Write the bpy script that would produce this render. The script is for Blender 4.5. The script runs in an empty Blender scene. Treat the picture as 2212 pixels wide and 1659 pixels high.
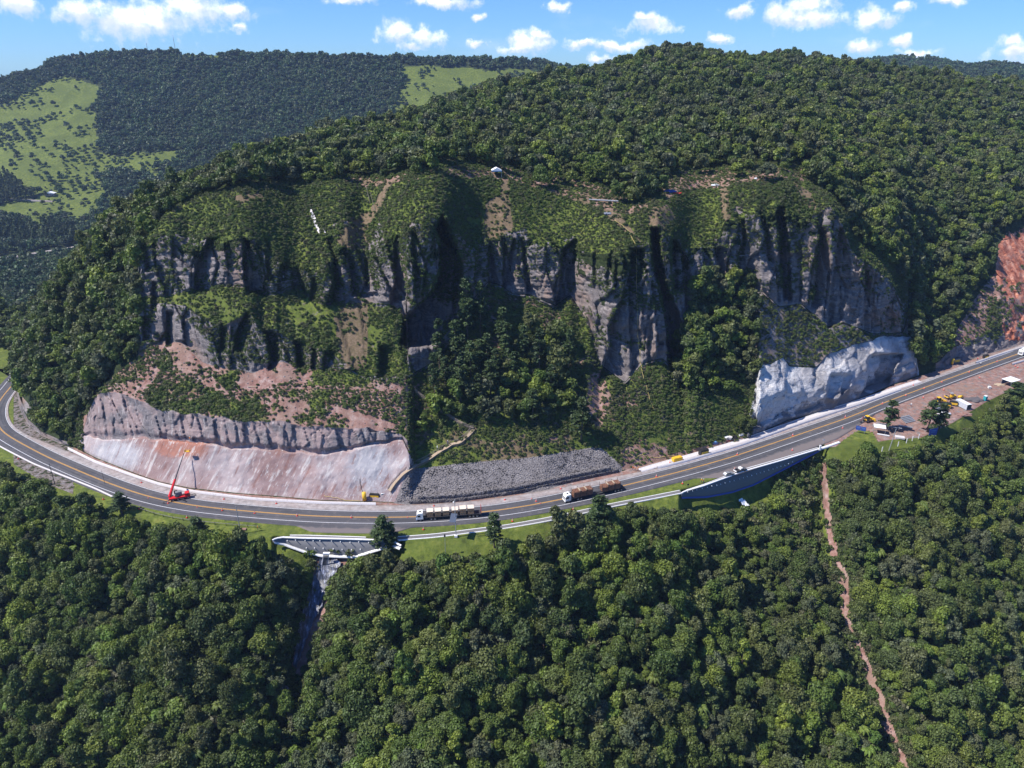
import bpy, bmesh, math, random
import numpy as np
from mathutils import Vector, Matrix
random.seed(7); RNG = np.random.default_rng(11)
SC = bpy.context.scene; COL = SC.collection
R = math.radians
# ---------------------------------------------------------------- camera
CH, CP, CF = 142.0, R(23.4), 1579.5            # height, pitch down, focal length in reference units (2212 wide)
cam = bpy.data.cameras.new('camera'); camo = bpy.data.objects.new('camera', cam); COL.objects.link(camo)
camo.location = (0, 0, CH); camo.rotation_euler = (R(90)-CP, 0, 0)
cam.sensor_width = 36; cam.lens = 36*CF/2212.0; cam.clip_start = 1; cam.clip_end = 30000
SC.camera = camo
# ---------------------------------------------------------------- light and sky
SUN_AZ = R(13)                                    # light travels towards +X and a little +Y
SUN_EL = R(53)
sd = Vector((math.cos(SUN_EL)*math.cos(SUN_AZ), math.cos(SUN_EL)*math.sin(SUN_AZ), -math.sin(SUN_EL)))
sun = bpy.data.lights.new('sun', 'SUN'); sun.energy = 5.0; sun.angle = R(.5); sun.color = (1, .955, .89)
suno = bpy.data.objects.new('sun', sun); COL.objects.link(suno)
suno.rotation_euler = sd.to_track_quat('-Z', 'Y').to_euler(); suno.location = (-200, 0, 400)
SC.view_settings.view_transform = 'Standard'; SC.view_settings.look = 'None'
SC.view_settings.exposure = 0.45; SC.view_settings.gamma = 1
SC.cycles.max_bounces = 5; SC.cycles.diffuse_bounces = 2; SC.cycles.glossy_bounces = 2
SC.cycles.transmission_bounces = 2; SC.cycles.volume_bounces = 0; SC.cycles.transparent_max_bounces = 8
SC.cycles.use_denoising = True
W = bpy.data.worlds.new('World'); SC.world = W; W.use_nodes = True

def ray(u, v):
    a = (u-1106)/CF; b = (829.5-v)/CF
    return np.array([a, math.cos(CP)+b*math.sin(CP), -math.sin(CP)+b*math.cos(CP)])
def onz(u, v, z=0.0):
    d = ray(u, v); t = (z-CH)/d[2]; return Vector((d[0]*t, d[1]*t, z))
def project(X, Y, Z):
    zz = Z-CH; dep = Y*math.cos(CP)-zz*math.sin(CP); up = Y*math.sin(CP)+zz*math.cos(CP)
    return 1106+CF*X/dep, 829.5-CF*up/dep, dep

class NT:
    """short-hand for building node trees"""
    def __init__(s, tree): s.t = tree; tree.nodes.clear()
    def n(s, typ, **kw):
        nd = s.t.nodes.new(typ)
        for k, v in kw.items():
            if k == 'inp':
                for kk, vv in v.items():
                    if isinstance(vv, bpy.types.NodeSocket): s.t.links.new(vv, nd.inputs[kk])
                    else: nd.inputs[kk].default_value = vv
            else: setattr(nd, k, v)
        return nd
    def math(s, op, a, b=0.0, c=0.0, clamp=False):
        return s.n('ShaderNodeMath', operation=op, use_clamp=clamp, inp={0: a, 1: b, 2: c}).outputs[0]
    def vmath(s, op, a, b=(0, 0, 0)):
        nd = s.n('ShaderNodeVectorMath', operation=op, inp={0: a, 1: b})
        return nd.outputs['Value'] if op in ('LENGTH', 'DOT_PRODUCT') else nd.outputs[0]
    def mix(s, f, a, b, blend='MIX'):
        nd = s.n('ShaderNodeMix', data_type='RGBA', blend_type=blend, clamp_factor=True)
        for k, v in ((0, f), (6, a), (7, b)):
            if isinstance(v, bpy.types.NodeSocket): s.t.links.new(v, nd.inputs[k])
            elif k == 0: nd.inputs[0].default_value = v
            else: nd.inputs[k].default_value = tuple(v)+((1,) if len(v) == 3 else ())
        return nd.outputs[2]
    def ramp(s, f, stops, interp='LINEAR'):
        nd = s.n('ShaderNodeValToRGB'); cr = nd.color_ramp; cr.interpolation = interp
        while len(cr.elements) < len(stops): cr.elements.new(.5)
        for e, (p, c) in zip(cr.elements, stops):
            e.position = p; e.color = (c, c, c, 1) if not hasattr(c, '__len__') else tuple(c)+(1,)
        s.t.links.new(f, nd.inputs[0]); return nd.outputs[0]
    def noise(s, vec, scale, detail=4, rough=.55, dim='3D'):
        return s.n('ShaderNodeTexNoise', noise_dimensions=dim, inp={'Vector': vec, 'Scale': scale, 'Detail': detail, 'Roughness': rough}).outputs[0]
    def sstep(s, v, a, b):
        nd = s.n('ShaderNodeMapRange', interpolation_type='SMOOTHSTEP', inp={0: v, 1: a, 2: b}); return nd.outputs[0]

# clouds: each is fixed to a direction of the sky dome
CLOUDS = [(300,48,165,46),(180,26,80,34),(420,22,95,36),(495,28,60,22),(500,62,30,13),(30,12,62,24),(860,68,45,26),(905,86,62,22),(890,104,40,12),
 (1140,92,58,26),(1165,72,24,16),(1110,105,50,12),(1200,12,34,14),(1250,92,42,14),(1330,95,82,14),(1300,126,46,13),(1408,52,64,20),(1400,40,30,14),(1600,28,34,18),
 (1700,30,70,30),(1760,38,80,24),(1745,8,60,22),(1880,42,58,26),(1940,14,34,12),(1550,80,26,12),(1860,96,48,16),(1950,90,34,14),(1990,115,46,10),
 (2190,112,60,24),(2175,92,40,14),(2050,2,60,10),(760,6,62,11),(960,4,80,12),(1035,32,22,10),(1030,96,26,10),(2240,130,60,20),(-60,60,60,20),(2300,60,60,20)]
def build_world():
    t = NT(W.node_tree)
    sky = t.n('ShaderNodeTexSky', sky_type='NISHITA', sun_disc=False, sun_elevation=SUN_EL, sun_rotation=R(-90)-SUN_AZ,
              altitude=900, air_density=1.0, dust_density=.15, ozone_density=4.0)
    tc = t.n('ShaderNodeTexCoord'); d = tc.outputs['Generated']
    sx = t.n('ShaderNodeSeparateXYZ', inp={0: d})
    az = t.math('ARCTAN2', sx.outputs[0], sx.outputs[1]); el = t.math('ARCSINE', sx.outputs[2])
    wn = t.n('ShaderNodeTexNoise', inp={'Vector': d, 'Scale': 28.0, 'Detail': 6.0, 'Roughness': .6})
    p = t.n('ShaderNodeCombineXYZ', inp={0: az, 1: el, 2: 0.0}).outputs[0]
    wob = t.vmath('SUBTRACT', wn.outputs['Color'], (.5, .5, .5))
    ws = t.n('ShaderNodeVectorMath', operation='MULTIPLY', inp={0: wob, 1: (.055, .03, 0)}).outputs[0]
    pw = t.vmath('ADD', p, ws)
    cur = None; low = None
    for (u, v, hw, hh) in CLOUDS:
        r = ray(u, v); r = r/np.linalg.norm(r); a0 = math.atan2(r[0], r[1]); e0 = math.asin(r[2])
        k = math.cos(math.atan((u-1106)/CF))**2
        w = hw/CF*k; h = hh/CF*.95
        q = t.n('ShaderNodeVectorMath', operation='SUBTRACT', inp={0: pw, 1: (a0, e0, 0)}).outputs[0]
        q = t.n('ShaderNodeVectorMath', operation='MULTIPLY', inp={0: q, 1: (1/w, 1/h, 0)}).outputs[0]
        s_ = t.math('SUBTRACT', 1.0, t.vmath('LENGTH', q))
        qy = t.n('ShaderNodeSeparateXYZ', inp={0: q}).outputs[1]
        lo = t.math('MULTIPLY', t.math('MAXIMUM', s_, 0.0), qy)
        cur = s_ if cur is None else t.math('MAXIMUM', cur, s_)
        low = lo if low is None else t.math('ADD', low, lo)
    fine = t.noise(d, 75.0, 6, .62)
    dens = t.math('ADD', cur, t.math('MULTIPLY', t.math('SUBTRACT', fine, .5), 1.7))
    mask = t.sstep(dens, -.02, .95)
    wisp = t.math('MULTIPLY', t.sstep(t.noise(t.n('ShaderNodeVectorMath', operation='MULTIPLY', inp={0: d, 1: (1, 1, 3.2)}).outputs[0], 5.0, 7, .6), .56, .85), .25)
    mask = t.math('MAXIMUM', mask, wisp)
    br = t.math('ADD', t.math('MULTIPLY', low, 1.3), t.math('MULTIPLY', t.math('SUBTRACT', t.noise(d, 40.0, 5), .5), 1.6))
    ccol = t.mix(t.sstep(br, -.34, .34), (6.8, 7.4, 9.6), (12.0, 12.0, 12.2))  # cloud shading put into the sky colour: greyer lilac undersides, white tops
    tint = t.mix(1.0, sky.outputs[0], (.45, .76, 1.27), 'MULTIPLY')
    c = t.mix(mask, tint, ccol)
    bg = t.n('ShaderNodeBackground', inp={'Color': c, 'Strength': .1})
    t.n('ShaderNodeOutputWorld', inp={'Surface': bg.outputs[0]})
build_world()

# ---------------------------------------------------------------- numeric noise
def _h(ix, iy, iz, s):
    h = (ix.astype(np.int64)*374761393 + iy.astype(np.int64)*668265263 + iz.astype(np.int64)*2147483647 + s*974634777) & 0xffffffff
    h = ((h ^ (h >> 13))*1274126177) & 0xffffffff
    return ((h ^ (h >> 16)) & 0xffffff)/float(0xffffff)
def vnoise(x, y, z, s=0):
    ix, iy, iz = np.floor(x), np.floor(y), np.floor(z); fx, fy, fz = x-ix, y-iy, z-iz
    fx = fx*fx*(3-2*fx); fy = fy*fy*(3-2*fy); fz = fz*fz*(3-2*fz); o = 0
    for a in (0, 1):
        for b in (0, 1):
            for c in (0, 1):
                o = o + _h(ix+a, iy+b, iz+c, s)*(fx if a else 1-fx)*(fy if b else 1-fy)*(fz if c else 1-fz)
    return o*2-1
def fbm(x, y, z, s=0, n=4):
    o = 0; a = 1; t = 0
    for i in range(n):
        o = o+a*vnoise(x*2**i, y*2**i, z*2**i, s+i*17); t += a; a *= .5
    return o/t
def voro(x, y, s=0):
    ix, iy = np.floor(x), np.floor(y); f1 = np.full(x.shape, 9.); f2 = np.full(x.shape, 9.); hh = np.zeros(x.shape); cx = np.zeros(x.shape)
    z0 = np.zeros(x.shape)
    for a in (-1, 0, 1):
        for b in (-1, 0, 1):
            px = ix+a+_h(ix+a, iy+b, z0, s)*.9; py = iy+b+_h(ix+a, iy+b, z0+1, s)*.9
            d = np.hypot(px-x, py-y); m = d < f1
            f2 = np.where(m, f1, np.minimum(f2, d)); hh = np.where(m, _h(ix+a, iy+b, z0+2, s), hh); cx = np.where(m, px-x, cx); f1 = np.where(m, d, f1)
    return f1, f2, hh, cx
def sm(x, a, b):
    t = np.clip((x-a)/(b-a), 0, 1); return t*t*(3-2*t)
def curve(pts):
    p = np.array(pts, float); return lambda u: np.interp(u, p[:, 0], p[:, 1])
def inpoly(U, V, poly):
    c = np.zeros(U.shape, bool); n = len(poly)
    for i in range(n):
        x0, y0 = poly[i]; x1, y1 = poly[(i+1) % n]
        if y0 == y1: continue
        m = ((y0 > V) != (y1 > V)) & (U < (x1-x0)*(V-y0)/(y1-y0)+x0); c ^= m
    return c

# ---------------------------------------------------------------- mesh helpers
def link(name, me, mat=None, parent=None):
    o = bpy.data.objects.new(name, me); COL.objects.link(o)
    if mat is not None:
        for m in (mat if isinstance(mat, (list, tuple)) else [mat]): me.materials.append(m)
    if parent is not None: o.parent = parent
    return o
def np_mesh(name, V, F, smooth=False):
    me = bpy.data.meshes.new(name); V = np.asarray(V, np.float32); F = np.asarray(F, np.int32)
    me.vertices.add(len(V)); me.vertices.foreach_set('co', V.ravel())
    n, k = F.shape; me.loops.add(n*k); me.loops.foreach_set('vertex_index', F.ravel())
    me.polygons.add(n); me.polygons.foreach_set('loop_start', np.arange(0, n*k, k, dtype=np.int32))
    me.update(calc_edges=True)
    if smooth: me.polygons.foreach_set('use_smooth', np.ones(n, bool))
    me.validate(); return me
def tag(o, label=None, cat=None, group=None, kind=None):
    if label: o['label'] = label
    if cat: o['category'] = cat
    if group: o['group'] = group
    if kind: o['kind'] = kind
    return o
def attr(me, name, vals):
    a = me.color_attributes.new(name, 'FLOAT_COLOR', 'POINT'); a.data.foreach_set('color', np.asarray(vals, np.float32).ravel())
def fattr(me, name, vals):
    a = me.attributes.new(name, 'FLOAT', 'POINT'); a.data.foreach_set('value', np.asarray(vals, np.float32).ravel())

#@@MATERIALS
def new_mat(name):
    m = bpy.data.materials.new(name); m.use_nodes = True; return m, NT(m.node_tree)
def pbr(t, col, rough=.8, bump=None, bstr=.5, bdist=.3, spec=.3, metal=0.0, emit=None):
    inp = {'Base Color': col if isinstance(col, bpy.types.NodeSocket) else tuple(col)+(1,), 'Roughness': rough, 'Specular IOR Level': spec, 'Metallic': metal}
    b = t.n('ShaderNodeBsdfPrincipled', inp=inp)
    if bump is not None:
        bn = t.n('ShaderNodeBump', inp={'Height': bump, 'Strength': bstr, 'Distance': bdist}); t.t.links.new(bn.outputs[0], b.inputs['Normal'])
    t.n('ShaderNodeOutputMaterial', inp={'Surface': b.outputs[0]}); return b
def pos(t): return t.n('ShaderNodeNewGeometry').outputs['Position']
def scale(t, v, s): return t.n('ShaderNodeVectorMath', operation='MULTIPLY', inp={0: v, 1: s}).outputs[0]
def rock_group(t, p):
    """layered, jointed basalt and sandstone: colour and height"""
    w = t.noise(p, .09, 3); w2 = t.n('ShaderNodeCombineXYZ', inp={0: 0., 1: 0., 2: t.math('MULTIPLY', w, 9.)}).outputs[0]
    pw = t.vmath('ADD', p, w2)
    strata = t.noise(scale(t, pw, (.07, .07, 1.5)), 1.0, 5, .7)
    vert = t.noise(scale(t, p, (.7, .7, .05)), 1.0, 5, .65)
    big = t.noise(p, .05, 3); fine = t.noise(p, 1.6, 5, .7)
    c = t.ramp(strata, [(.34, (.100, .087, .092)), (.45, (.23, .203, .20)), (.50, (.135, .116, .118)), (.56, (.345, .30, .29)), (.68, (.20, .172, .168))])
    c = t.mix(t.math('MULTIPLY', t.sstep(big, .50, .62), .75), c, (.30, .205, .165))
    c = t.mix(t.math('MULTIPLY', t.sstep(vert, .50, .64), .55), c, (.085, .078, .088))
    c = t.mix(t.math('MULTIPLY', t.sstep(vert, .42, .34), .5), c, (.33, .31, .305))
    c = t.mix(t.math('MULTIPLY', fine, .5), c, (.11, .098, .09))
    h = t.math('ADD', t.math('MULTIPLY', strata, .9), t.math('ADD', t.math('MULTIPLY', vert, .7), t.math('MULTIPLY', fine, .6)))
    return c, h
def green_group(t, p, a, b, c3, s=.5):
    n1 = t.noise(p, s, 5, .65); n2 = t.noise(p, s*.12, 3)
    c = t.ramp(n1, [(.32, a), (.5, b), (.68, c3)])
    c = t.mix(t.math('MULTIPLY', t.sstep(n2, .42, .62), .65), c, tuple(.5*x+.5*y for x, y in zip(a, b)))
    return t.mix(t.math('MULTIPLY', t.sstep(t.noise(p, s*.4, 4, .7), .55, .72), .35), c, (.12, .10, .05)), n1
def soil_group(t, p):
    n = t.noise(p, .35, 6, .7); n2 = t.noise(p, .07, 3); n3 = t.noise(p, 2.2, 4, .7)
    c = t.ramp(n, [(.3, (.155, .076, .058)), (.48, (.27, .150, .122)), (.6, (.34, .225, .195)), (.74, (.46, .375, .345))])
    c = t.mix(t.math('MULTIPLY', t.sstep(n2, .45, .65), .6), c, (.26, .175, .13))
    c = t.mix(t.math('MULTIPLY', t.sstep(n3, .64, .72), .7), c, (.52, .46, .42))
    return c, t.math('ADD', n, n3)
def mat_ground():
    """vertex weights 'wa' = (rock, soil, grass), 'wb' = (forest floor, gravel, dry)"""
    m, t = new_mat('ground'); p = pos(t)
    wa = t.n('ShaderNodeSeparateColor', inp={0: t.n('ShaderNodeVertexColor', layer_name='wa').outputs[0]}).outputs
    wb = t.n('ShaderNodeSeparateColor', inp={0: t.n('ShaderNodeVertexColor', layer_name='wb').outputs[0]}).outputs
    nz = t.math('MULTIPLY', t.math('SUBTRACT', t.noise(p, .45, 5, .7), .5), 1.3)
    rc, rh = rock_group(t, p); sc_, sh = soil_group(t, p); al_ = t.n('ShaderNodeVertexColor', layer_name='wa').outputs['Alpha']
    sc_ = t.mix(t.sstep(al_, .6, .2), sc_, t.ramp(t.noise(p, .25, 6, .7), [(.35, (.20, .055, .035)), (.5, (.42, .155, .095)), (.65, (.55, .30, .22))]))
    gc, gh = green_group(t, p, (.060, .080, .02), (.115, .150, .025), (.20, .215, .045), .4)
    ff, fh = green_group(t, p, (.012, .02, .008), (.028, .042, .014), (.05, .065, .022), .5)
    dc, dh = green_group(t, p, (.085, .075, .035), (.175, .125, .075), (.25, .175, .12), .9)
    gv = t.ramp(t.noise(p, 1.3, 5, .75), [(.3, (.085, .075, .075)), (.5, (.19, .172, .168)), (.7, (.31, .285, .275))])
    def f(w): return t.sstep(t.math('ADD', w, nz), .38, .62)
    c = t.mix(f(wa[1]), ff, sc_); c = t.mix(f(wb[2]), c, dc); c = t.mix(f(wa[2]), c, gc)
    c = t.mix(f(wb[1]), c, gv); c = t.mix(f(wa[0]), c, rc)
    h = t.math('ADD', rh, sh)
    pbr(t, c, .9, h, .55, .5, .2); return m
def mat_shotcrete(white):
    m, t = new_mat('sprayed_concrete_white' if white else 'sprayed_concrete_pink'); p = pos(t)
    pr = t.n('ShaderNodeVectorRotate', rotation_type='Y_AXIS', inp={'Vector': p, 'Angle': R(-27)}).outputs[0]
    st = t.noise(scale(t, pr, (.55, .25, .028)), 1.0, 6, .68); st2 = t.noise(scale(t, pr, (1.9, .9, .03)), 1.0, 4, .6)
    big = t.noise(p, .055, 3); fine = t.noise(p, 1.1, 5, .7)
    if white:
        c = t.ramp(big, [(.35, (.34, .325, .33)), (.5, (.52, .50, .505)), (.62, (.66, .645, .64))])
        c = t.mix(t.math('MULTIPLY', t.sstep(st, .52, .7), .5), c, (.22, .20, .20))
        c = t.mix(t.math('MULTIPLY', t.sstep(fine, .56, .72), .55), c, (.18, .17, .175))
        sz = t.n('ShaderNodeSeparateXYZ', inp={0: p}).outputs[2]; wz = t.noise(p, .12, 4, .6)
        lines = t.noise(scale(t, t.vmath('ADD', p, t.n('ShaderNodeCombineXYZ', inp={2: t.math('MULTIPLY', wz, 6.)}).outputs[0]), (.10, .10, 1.3)), 1.0, 5, .7)
        c = t.mix(t.math('MULTIPLY', t.sstep(lines, .56, .66), .75), c, (.15, .14, .145))
        c = t.mix(t.math('MULTIPLY', t.sstep(t.noise(p, .25, 6, .75), .56, .68), .55), c, (.27, .235, .215))
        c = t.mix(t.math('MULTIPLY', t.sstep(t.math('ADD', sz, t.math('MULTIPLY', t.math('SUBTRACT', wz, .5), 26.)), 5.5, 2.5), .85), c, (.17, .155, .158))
        pbr(t, c, .9, t.math('ADD', t.math('ADD', fine, t.math('MULTIPLY', lines, 1.2)), t.math('MULTIPLY', t.noise(p, .35, 5), 1.5)), .9, .8, .15)
    else:
        wc = t.n('ShaderNodeSeparateColor', inp={0: t.n('ShaderNodeVertexColor', layer_name='wc').outputs[0]}).outputs
        c = t.ramp(big, [(.36, (.255, .165, .152)), (.5, (.335, .242, .23)), (.64, (.42, .345, .335))])
        c = t.mix(t.sstep(t.math('ADD', wc[0], t.math('MULTIPLY', t.math('SUBTRACT', fine, .5), .8)), .35, .85), c, (.41, .39, .40))
        c = t.mix(t.sstep(t.math('ADD', wc[1], t.math('MULTIPLY', t.math('SUBTRACT', fine, .5), .9)), .4, .8), c, (.36, .165, .12))
        c = t.mix(t.math('MULTIPLY', t.sstep(st, .54, .63), .75), c, (.56, .52, .49))
        c = t.mix(t.math('MULTIPLY', t.sstep(st2, .60, .68), .7), c, (.60, .57, .55))
        c = t.mix(t.math('MULTIPLY', t.sstep(st, .44, .36), .6), c, (.22, .10, .075))
        c = t.mix(t.math('MULTIPLY', t.sstep(t.noise(p, .5, 6, .75), .60, .72), .5), c, (.17, .14, .13))
        pbr(t, c, .85, t.math('ADD', fine, st), .55, .35, .25)
    return m
def mat_rock_grey():
    m, t = new_mat('rock_band'); p = pos(t); c, h = rock_group(t, p)
    big = t.noise(p, .12, 4)
    c = t.mix(t.sstep(big, .40, .62), t.mix(.5, c, (.19, .17, .18)), (.34, .25, .235))
    vert = t.noise(scale(t, p, (.9, .9, .06)), 1.0, 5, .65)
    c = t.mix(t.math('MULTIPLY', t.sstep(vert, .56, .64), .6), c, (.50, .45, .43))
    pbr(t, c, .9, h, .7, .5, .2); return m
def mat_leaf(name, cols, var=.35, s=.25, transl=.25):
    """foliage: each plant takes its own tone from a list, leaves vary a little; light also passes through them"""
    m, t = new_mat(name); oi = t.n('ShaderNodeObjectInfo'); rnd = oi.outputs['Random']
    n = len(cols); c = t.ramp(rnd, [(i/(n-1), x) for i, x in enumerate(cols)])
    g = t.n('ShaderNodeNewGeometry'); isl = g.outputs['Random Per Island']
    f = t.math('ADD', 1-var, t.math('MULTIPLY', isl, 2*var))
    fv = t.n('ShaderNodeCombineXYZ', inp={0: f, 1: f, 2: f}).outputs[0]
    c = t.mix(1.0, c, fv, 'MULTIPLY')
    c = t.mix(t.math('MULTIPLY', t.sstep(t.noise(g.outputs['Position'], .02, 3), .45, .65), .35), c, (.055, .06, .028))
    b = t.n('ShaderNodeBsdfPrincipled', inp={'Base Color': c, 'Roughness': .55, 'Specular IOR Level': .35})
    tr = t.n('ShaderNodeBsdfTranslucent', inp={'Color': c})
    mx = t.n('ShaderNodeMixShader', inp={0: transl, 1: b.outputs[0], 2: tr.outputs[0]})
    t.n('ShaderNodeOutputMaterial', inp={'Surface': mx.outputs[0]}); return m
def mat_simple(name, col, rough=.6, metal=0.0, dirt=.25, spec=.4, s=1.5, dcol=(.12, .09, .07)):
    m, t = new_mat(name); p = t.n('ShaderNodeTexCoord').outputs['Object']
    n = t.noise(p, s, 5, .7)
    c = t.mix(t.math('MULTIPLY', t.sstep(n, .45, .75), dirt), col, dcol)
    pbr(t, c, rough, n, .15, .03, spec, metal); return m
M = {}
M['ground'] = mat_ground(); M['pink'] = mat_shotcrete(False); M['white_shot'] = mat_shotcrete(True); M['band'] = mat_rock_grey()
LEAFS = [(1.45*x[0], 1.45*x[1], 1.12*x[2]) for x in [(.050, .082, .022), (.085, .118, .028), (.062, .088, .036), (.118, .150, .030), (.045, .070, .026), (.095, .108, .042), (.070, .112, .026), (.150, .185, .036), (.088, .096, .050), (.058, .080, .024)]]
M['leaf'] = mat_leaf('leaves', LEAFS)
M['leaf_dark'] = mat_leaf('pine_needles', [(.040, .070, .026), (.055, .090, .030), (.070, .110, .036)])
M['leaf_grey'] = mat_leaf('silvery_leaves', [(.125, .148, .075), (.105, .130, .062), (.125, .130, .068)])
M['leaf_bright'] = mat_leaf('fresh_leaves', [(.13, .21, .032), (.17, .22, .036), (.09, .16, .03)])
M['leaf_far'] = mat_leaf('far_leaves', [tuple(1.25*c for c in x) for x in [(.024, .056, .022), (.058, .104, .032), (.036, .070, .032), (.085, .125, .040), (.030, .056, .028), (.070, .085, .040)]], .5)
M['shrub'] = mat_leaf('shrub_leaves', [(.075, .115, .026), (.110, .165, .032), (.095, .110, .045), (.135, .185, .036), (.125, .120, .065), (.085, .140, .028)], .45)
M['bark'] = mat_simple('bark', (.13, .10, .075), .9, 0, .6, .1, 3, (.05, .04, .03))
#@@TERRAIN
# curves are read along the picture columns only to know where each ledge of the hill stands; every band then
# gets its true slope, so the surface is a real hillside in metres
c_near = curve([(-300,905),(0,985),(100,1045),(206,1085),(300,1112),(412,1140),(500,1155),(560,1160),(584,1160),(592,1157),(700,1157),(866,1162),(880,1166),(960,1163),(1050,1150),(1160,1130),(1256,1106),(1380,1082),(1466,1068),(1472,1057),(1521,1043),(1560,1028),(1606,1011),(1650,997),(1740,970),(1775,957),(1788,966),(1850,962),(1920,950),(1990,945),(2060,912),(2130,868),(2212,828),(2500,700)])
c_low = curve([(-300,915),(0,995),(100,1055),(206,1095),(300,1122),(412,1150),(560,1168),(592,1170),(625,1178),(680,1194),(720,1200),(790,1200),(850,1186),(870,1175),(960,1170),(1160,1137),(1380,1089),(1470,1073),(1480,1080),(1560,1076),(1620,1060),(1700,1021),(1775,976),(1800,970),(1850,970),(1920,958),(1990,953),(2060,920),(2130,876),(2212,836),(2500,708)])
c_toe = curve([(-300,700),(0,797),(28,797),(34,806),(42,880),(60,915),(90,940),(130,957),(165,966),(206,988),(292,1022),(344,1040),(412,1054),(515,1065),(605,1072),(694,1080),(840,1084),(880,1088),(985,1082),(1080,1070),(1175,1059),(1233,1040),(1337,1018),(1445,990),(1604,951),(1632,938),(1700,908),(1797,884),(1887,848),(1928,830),(1981,812),(2060,786),(2130,764),(2212,742),(2500,665)])
c_w = curve([(-300,696),(0,793),(28,793),(34,798),(42,868),(60,905),(90,932),(130,950),(160,958),(170,952),(178,940),(205,950),(290,945),(400,950),(500,965),(600,970),(700,977),(760,970),(830,948),(870,945),(888,985),(896,1012),(1000,1000),(1150,987),(1280,966),(1300,968),(1345,1008),(1445,982),(1600,944),(1612,930),(1642,791),(1692,779),(1707,800),(1761,795),(1792,762),(1864,743),(1911,728),(1967,728),(1976,745),(1984,806),(2030,780),(2055,752),(2100,735),(2150,705),(2180,690),(2212,686),(2500,610)])
c_b = curve([(-300,694),(0,791),(28,791),(42,860),(60,898),(90,925),(130,942),(165,950),(178,935),(190,895),(205,862),(215,850),(250,850),(350,885),(430,897),(500,905),(600,912),(700,920),(760,922),(830,930),(880,950),(896,1008),(1150,984),(1280,962),(1345,1003),(1600,940),(1612,926),(1642,787),(1984,800),(2212,680),(2500,605)])
c_base = curve([(-300,692),(0,789),(28,789),(42,850),(90,905),(150,925),(185,890),(215,840),(250,808),(300,765),(330,742),(360,738),(391,739),(438,782),(470,792),(548,806),(579,790),(610,780),(657,797),(704,797),(753,798),(793,818),(862,822),(890,812),(930,790),(975,745),(994,683),(1053,614),(1082,620),(1107,639),(1144,640),(1200,664),(1232,640),(1270,700),(1294,790),(1350,830),(1388,789),(1431,777),(1450,800),(1475,800),(1490,700),(1501,640),(1573,640),(1595,658),(1645,630),(1683,667),(1730,660),(1789,710),(1820,700),(1886,725),(1929,724),(1962,722),(1990,770),(2100,690),(2160,650),(2212,640),(2500,560)])
c_t1 = curve([(280,690),(300,660),(348,655),(400,660),(438,686),(476,705),(541,676),(563,715),(595,708),(635,740),(704,755),(753,790),(800,812),(870,812)])
c_b2 = curve([(280,650),(300,640),(348,642),(410,628),(438,630),(479,615),(520,618),(582,636),(641,620),(698,655),(753,650),(793,645),(818,655),(862,665),(890,700),(920,745),(975,740)])
c_rim = curve([(280,640),(291,624),(307,545),(341,515),(376,515),(407,545),(454,520),(476,527),(526,508),(560,527),(595,565),(635,578),(688,584),(720,555),(750,525),(787,556),(812,550),(859,503),(890,497),(909,484),(956,474),(981,515),(1018,543),(1041,527),(1085,514),(1119,511),(1163,527),(1213,530),(1244,539),(1294,548),(1357,545),(1400,530),(1419,497),(1428,512),(1457,520),(1479,540),(1548,521),(1567,472),(1604,480),(1636,453),(1654,470),(1683,450),(1730,470),(1770,463),(1792,443),(1820,486),(1839,545),(1886,583),(1920,608),(1942,645),(1962,715)])
c_dome = curve([(280,560),(300,545),(329,496),(360,458),(423,421),(517,405),(610,399),(726,388),(800,392),(831,390),(925,380),(987,374),(1071,377),(1107,387),(1200,411),(1263,430),(1310,451),(1357,464),(1395,452),(1413,447),(1480,405),(1567,402),(1636,393),(1698,386),(1745,405),(1785,432),(1792,436),(1820,476),(1839,535),(1886,573),(1920,598),(1942,635),(1962,700)])
c_ridge = curve([(-300,690),(0,786),(26,786),(32,775),(60,715),(100,650),(140,585),(190,520),(240,473),(290,440),(340,408),(400,395),(500,330),(625,300),(725,275),(850,250),(925,210),(1050,175),(1106,163),(1181,147),(1246,137),(1321,122),(1386,107),(1426,92),(1556,93),(1756,104),(1906,117),(1981,129),(2106,142),(2212,157),(2500,190)])
c_ridgeY = curve([(-300,380),(0,350),(30,330),(100,318),(190,328),(290,330),(340,335),(400,350),(500,385),(600,420),(850,480),(1106,560),(1246,620),(1426,650),(1800,680),(2212,705),(2500,720)])
def kk(v):
    b = (829.5-v)/CF; return (-math.sin(CP)+b*math.cos(CP))/(math.cos(CP)+b*math.sin(CP))
def smooth1(a, s, axis):
    r = int(3*s+1); k = np.exp(-.5*(np.arange(-r, r+1)/s)**2); k /= k.sum()
    pad = [(0, 0)]*a.ndim; pad[axis] = (r, r); b = np.pad(a, pad, mode='edge')
    return np.apply_along_axis(lambda x: np.convolve(x, k, 'valid'), axis, b)
US = np.arange(-190, 2405, 2.5); NU = len(US)
# each key row: (Y, z)
KEY = []
v0 = c_near(US); Yn = (CH+.15)/(-kk(v0)); KEY.append(('near', Yn, np.full(NU, -.15)))
vt = c_toe(US); Yt = (CH+.15)/(-kk(vt)); Yt = np.maximum(Yt, Yn+6)
def step(prev, v, ang):
    Y0, Z0 = prev; s = np.tan(np.radians(ang)); k = kk(v); Y = (CH-Z0+s*Y0)/(s-k); Y = np.maximum(Y, Y0+.02); return Y, CH+k*Y
sl_low = curve([(-300,38),(585,38),(595,87),(866,87),(875,30),(1465,30),(1476,87),(1780,87),(1815,30),(2500,30)])(US)
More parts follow.
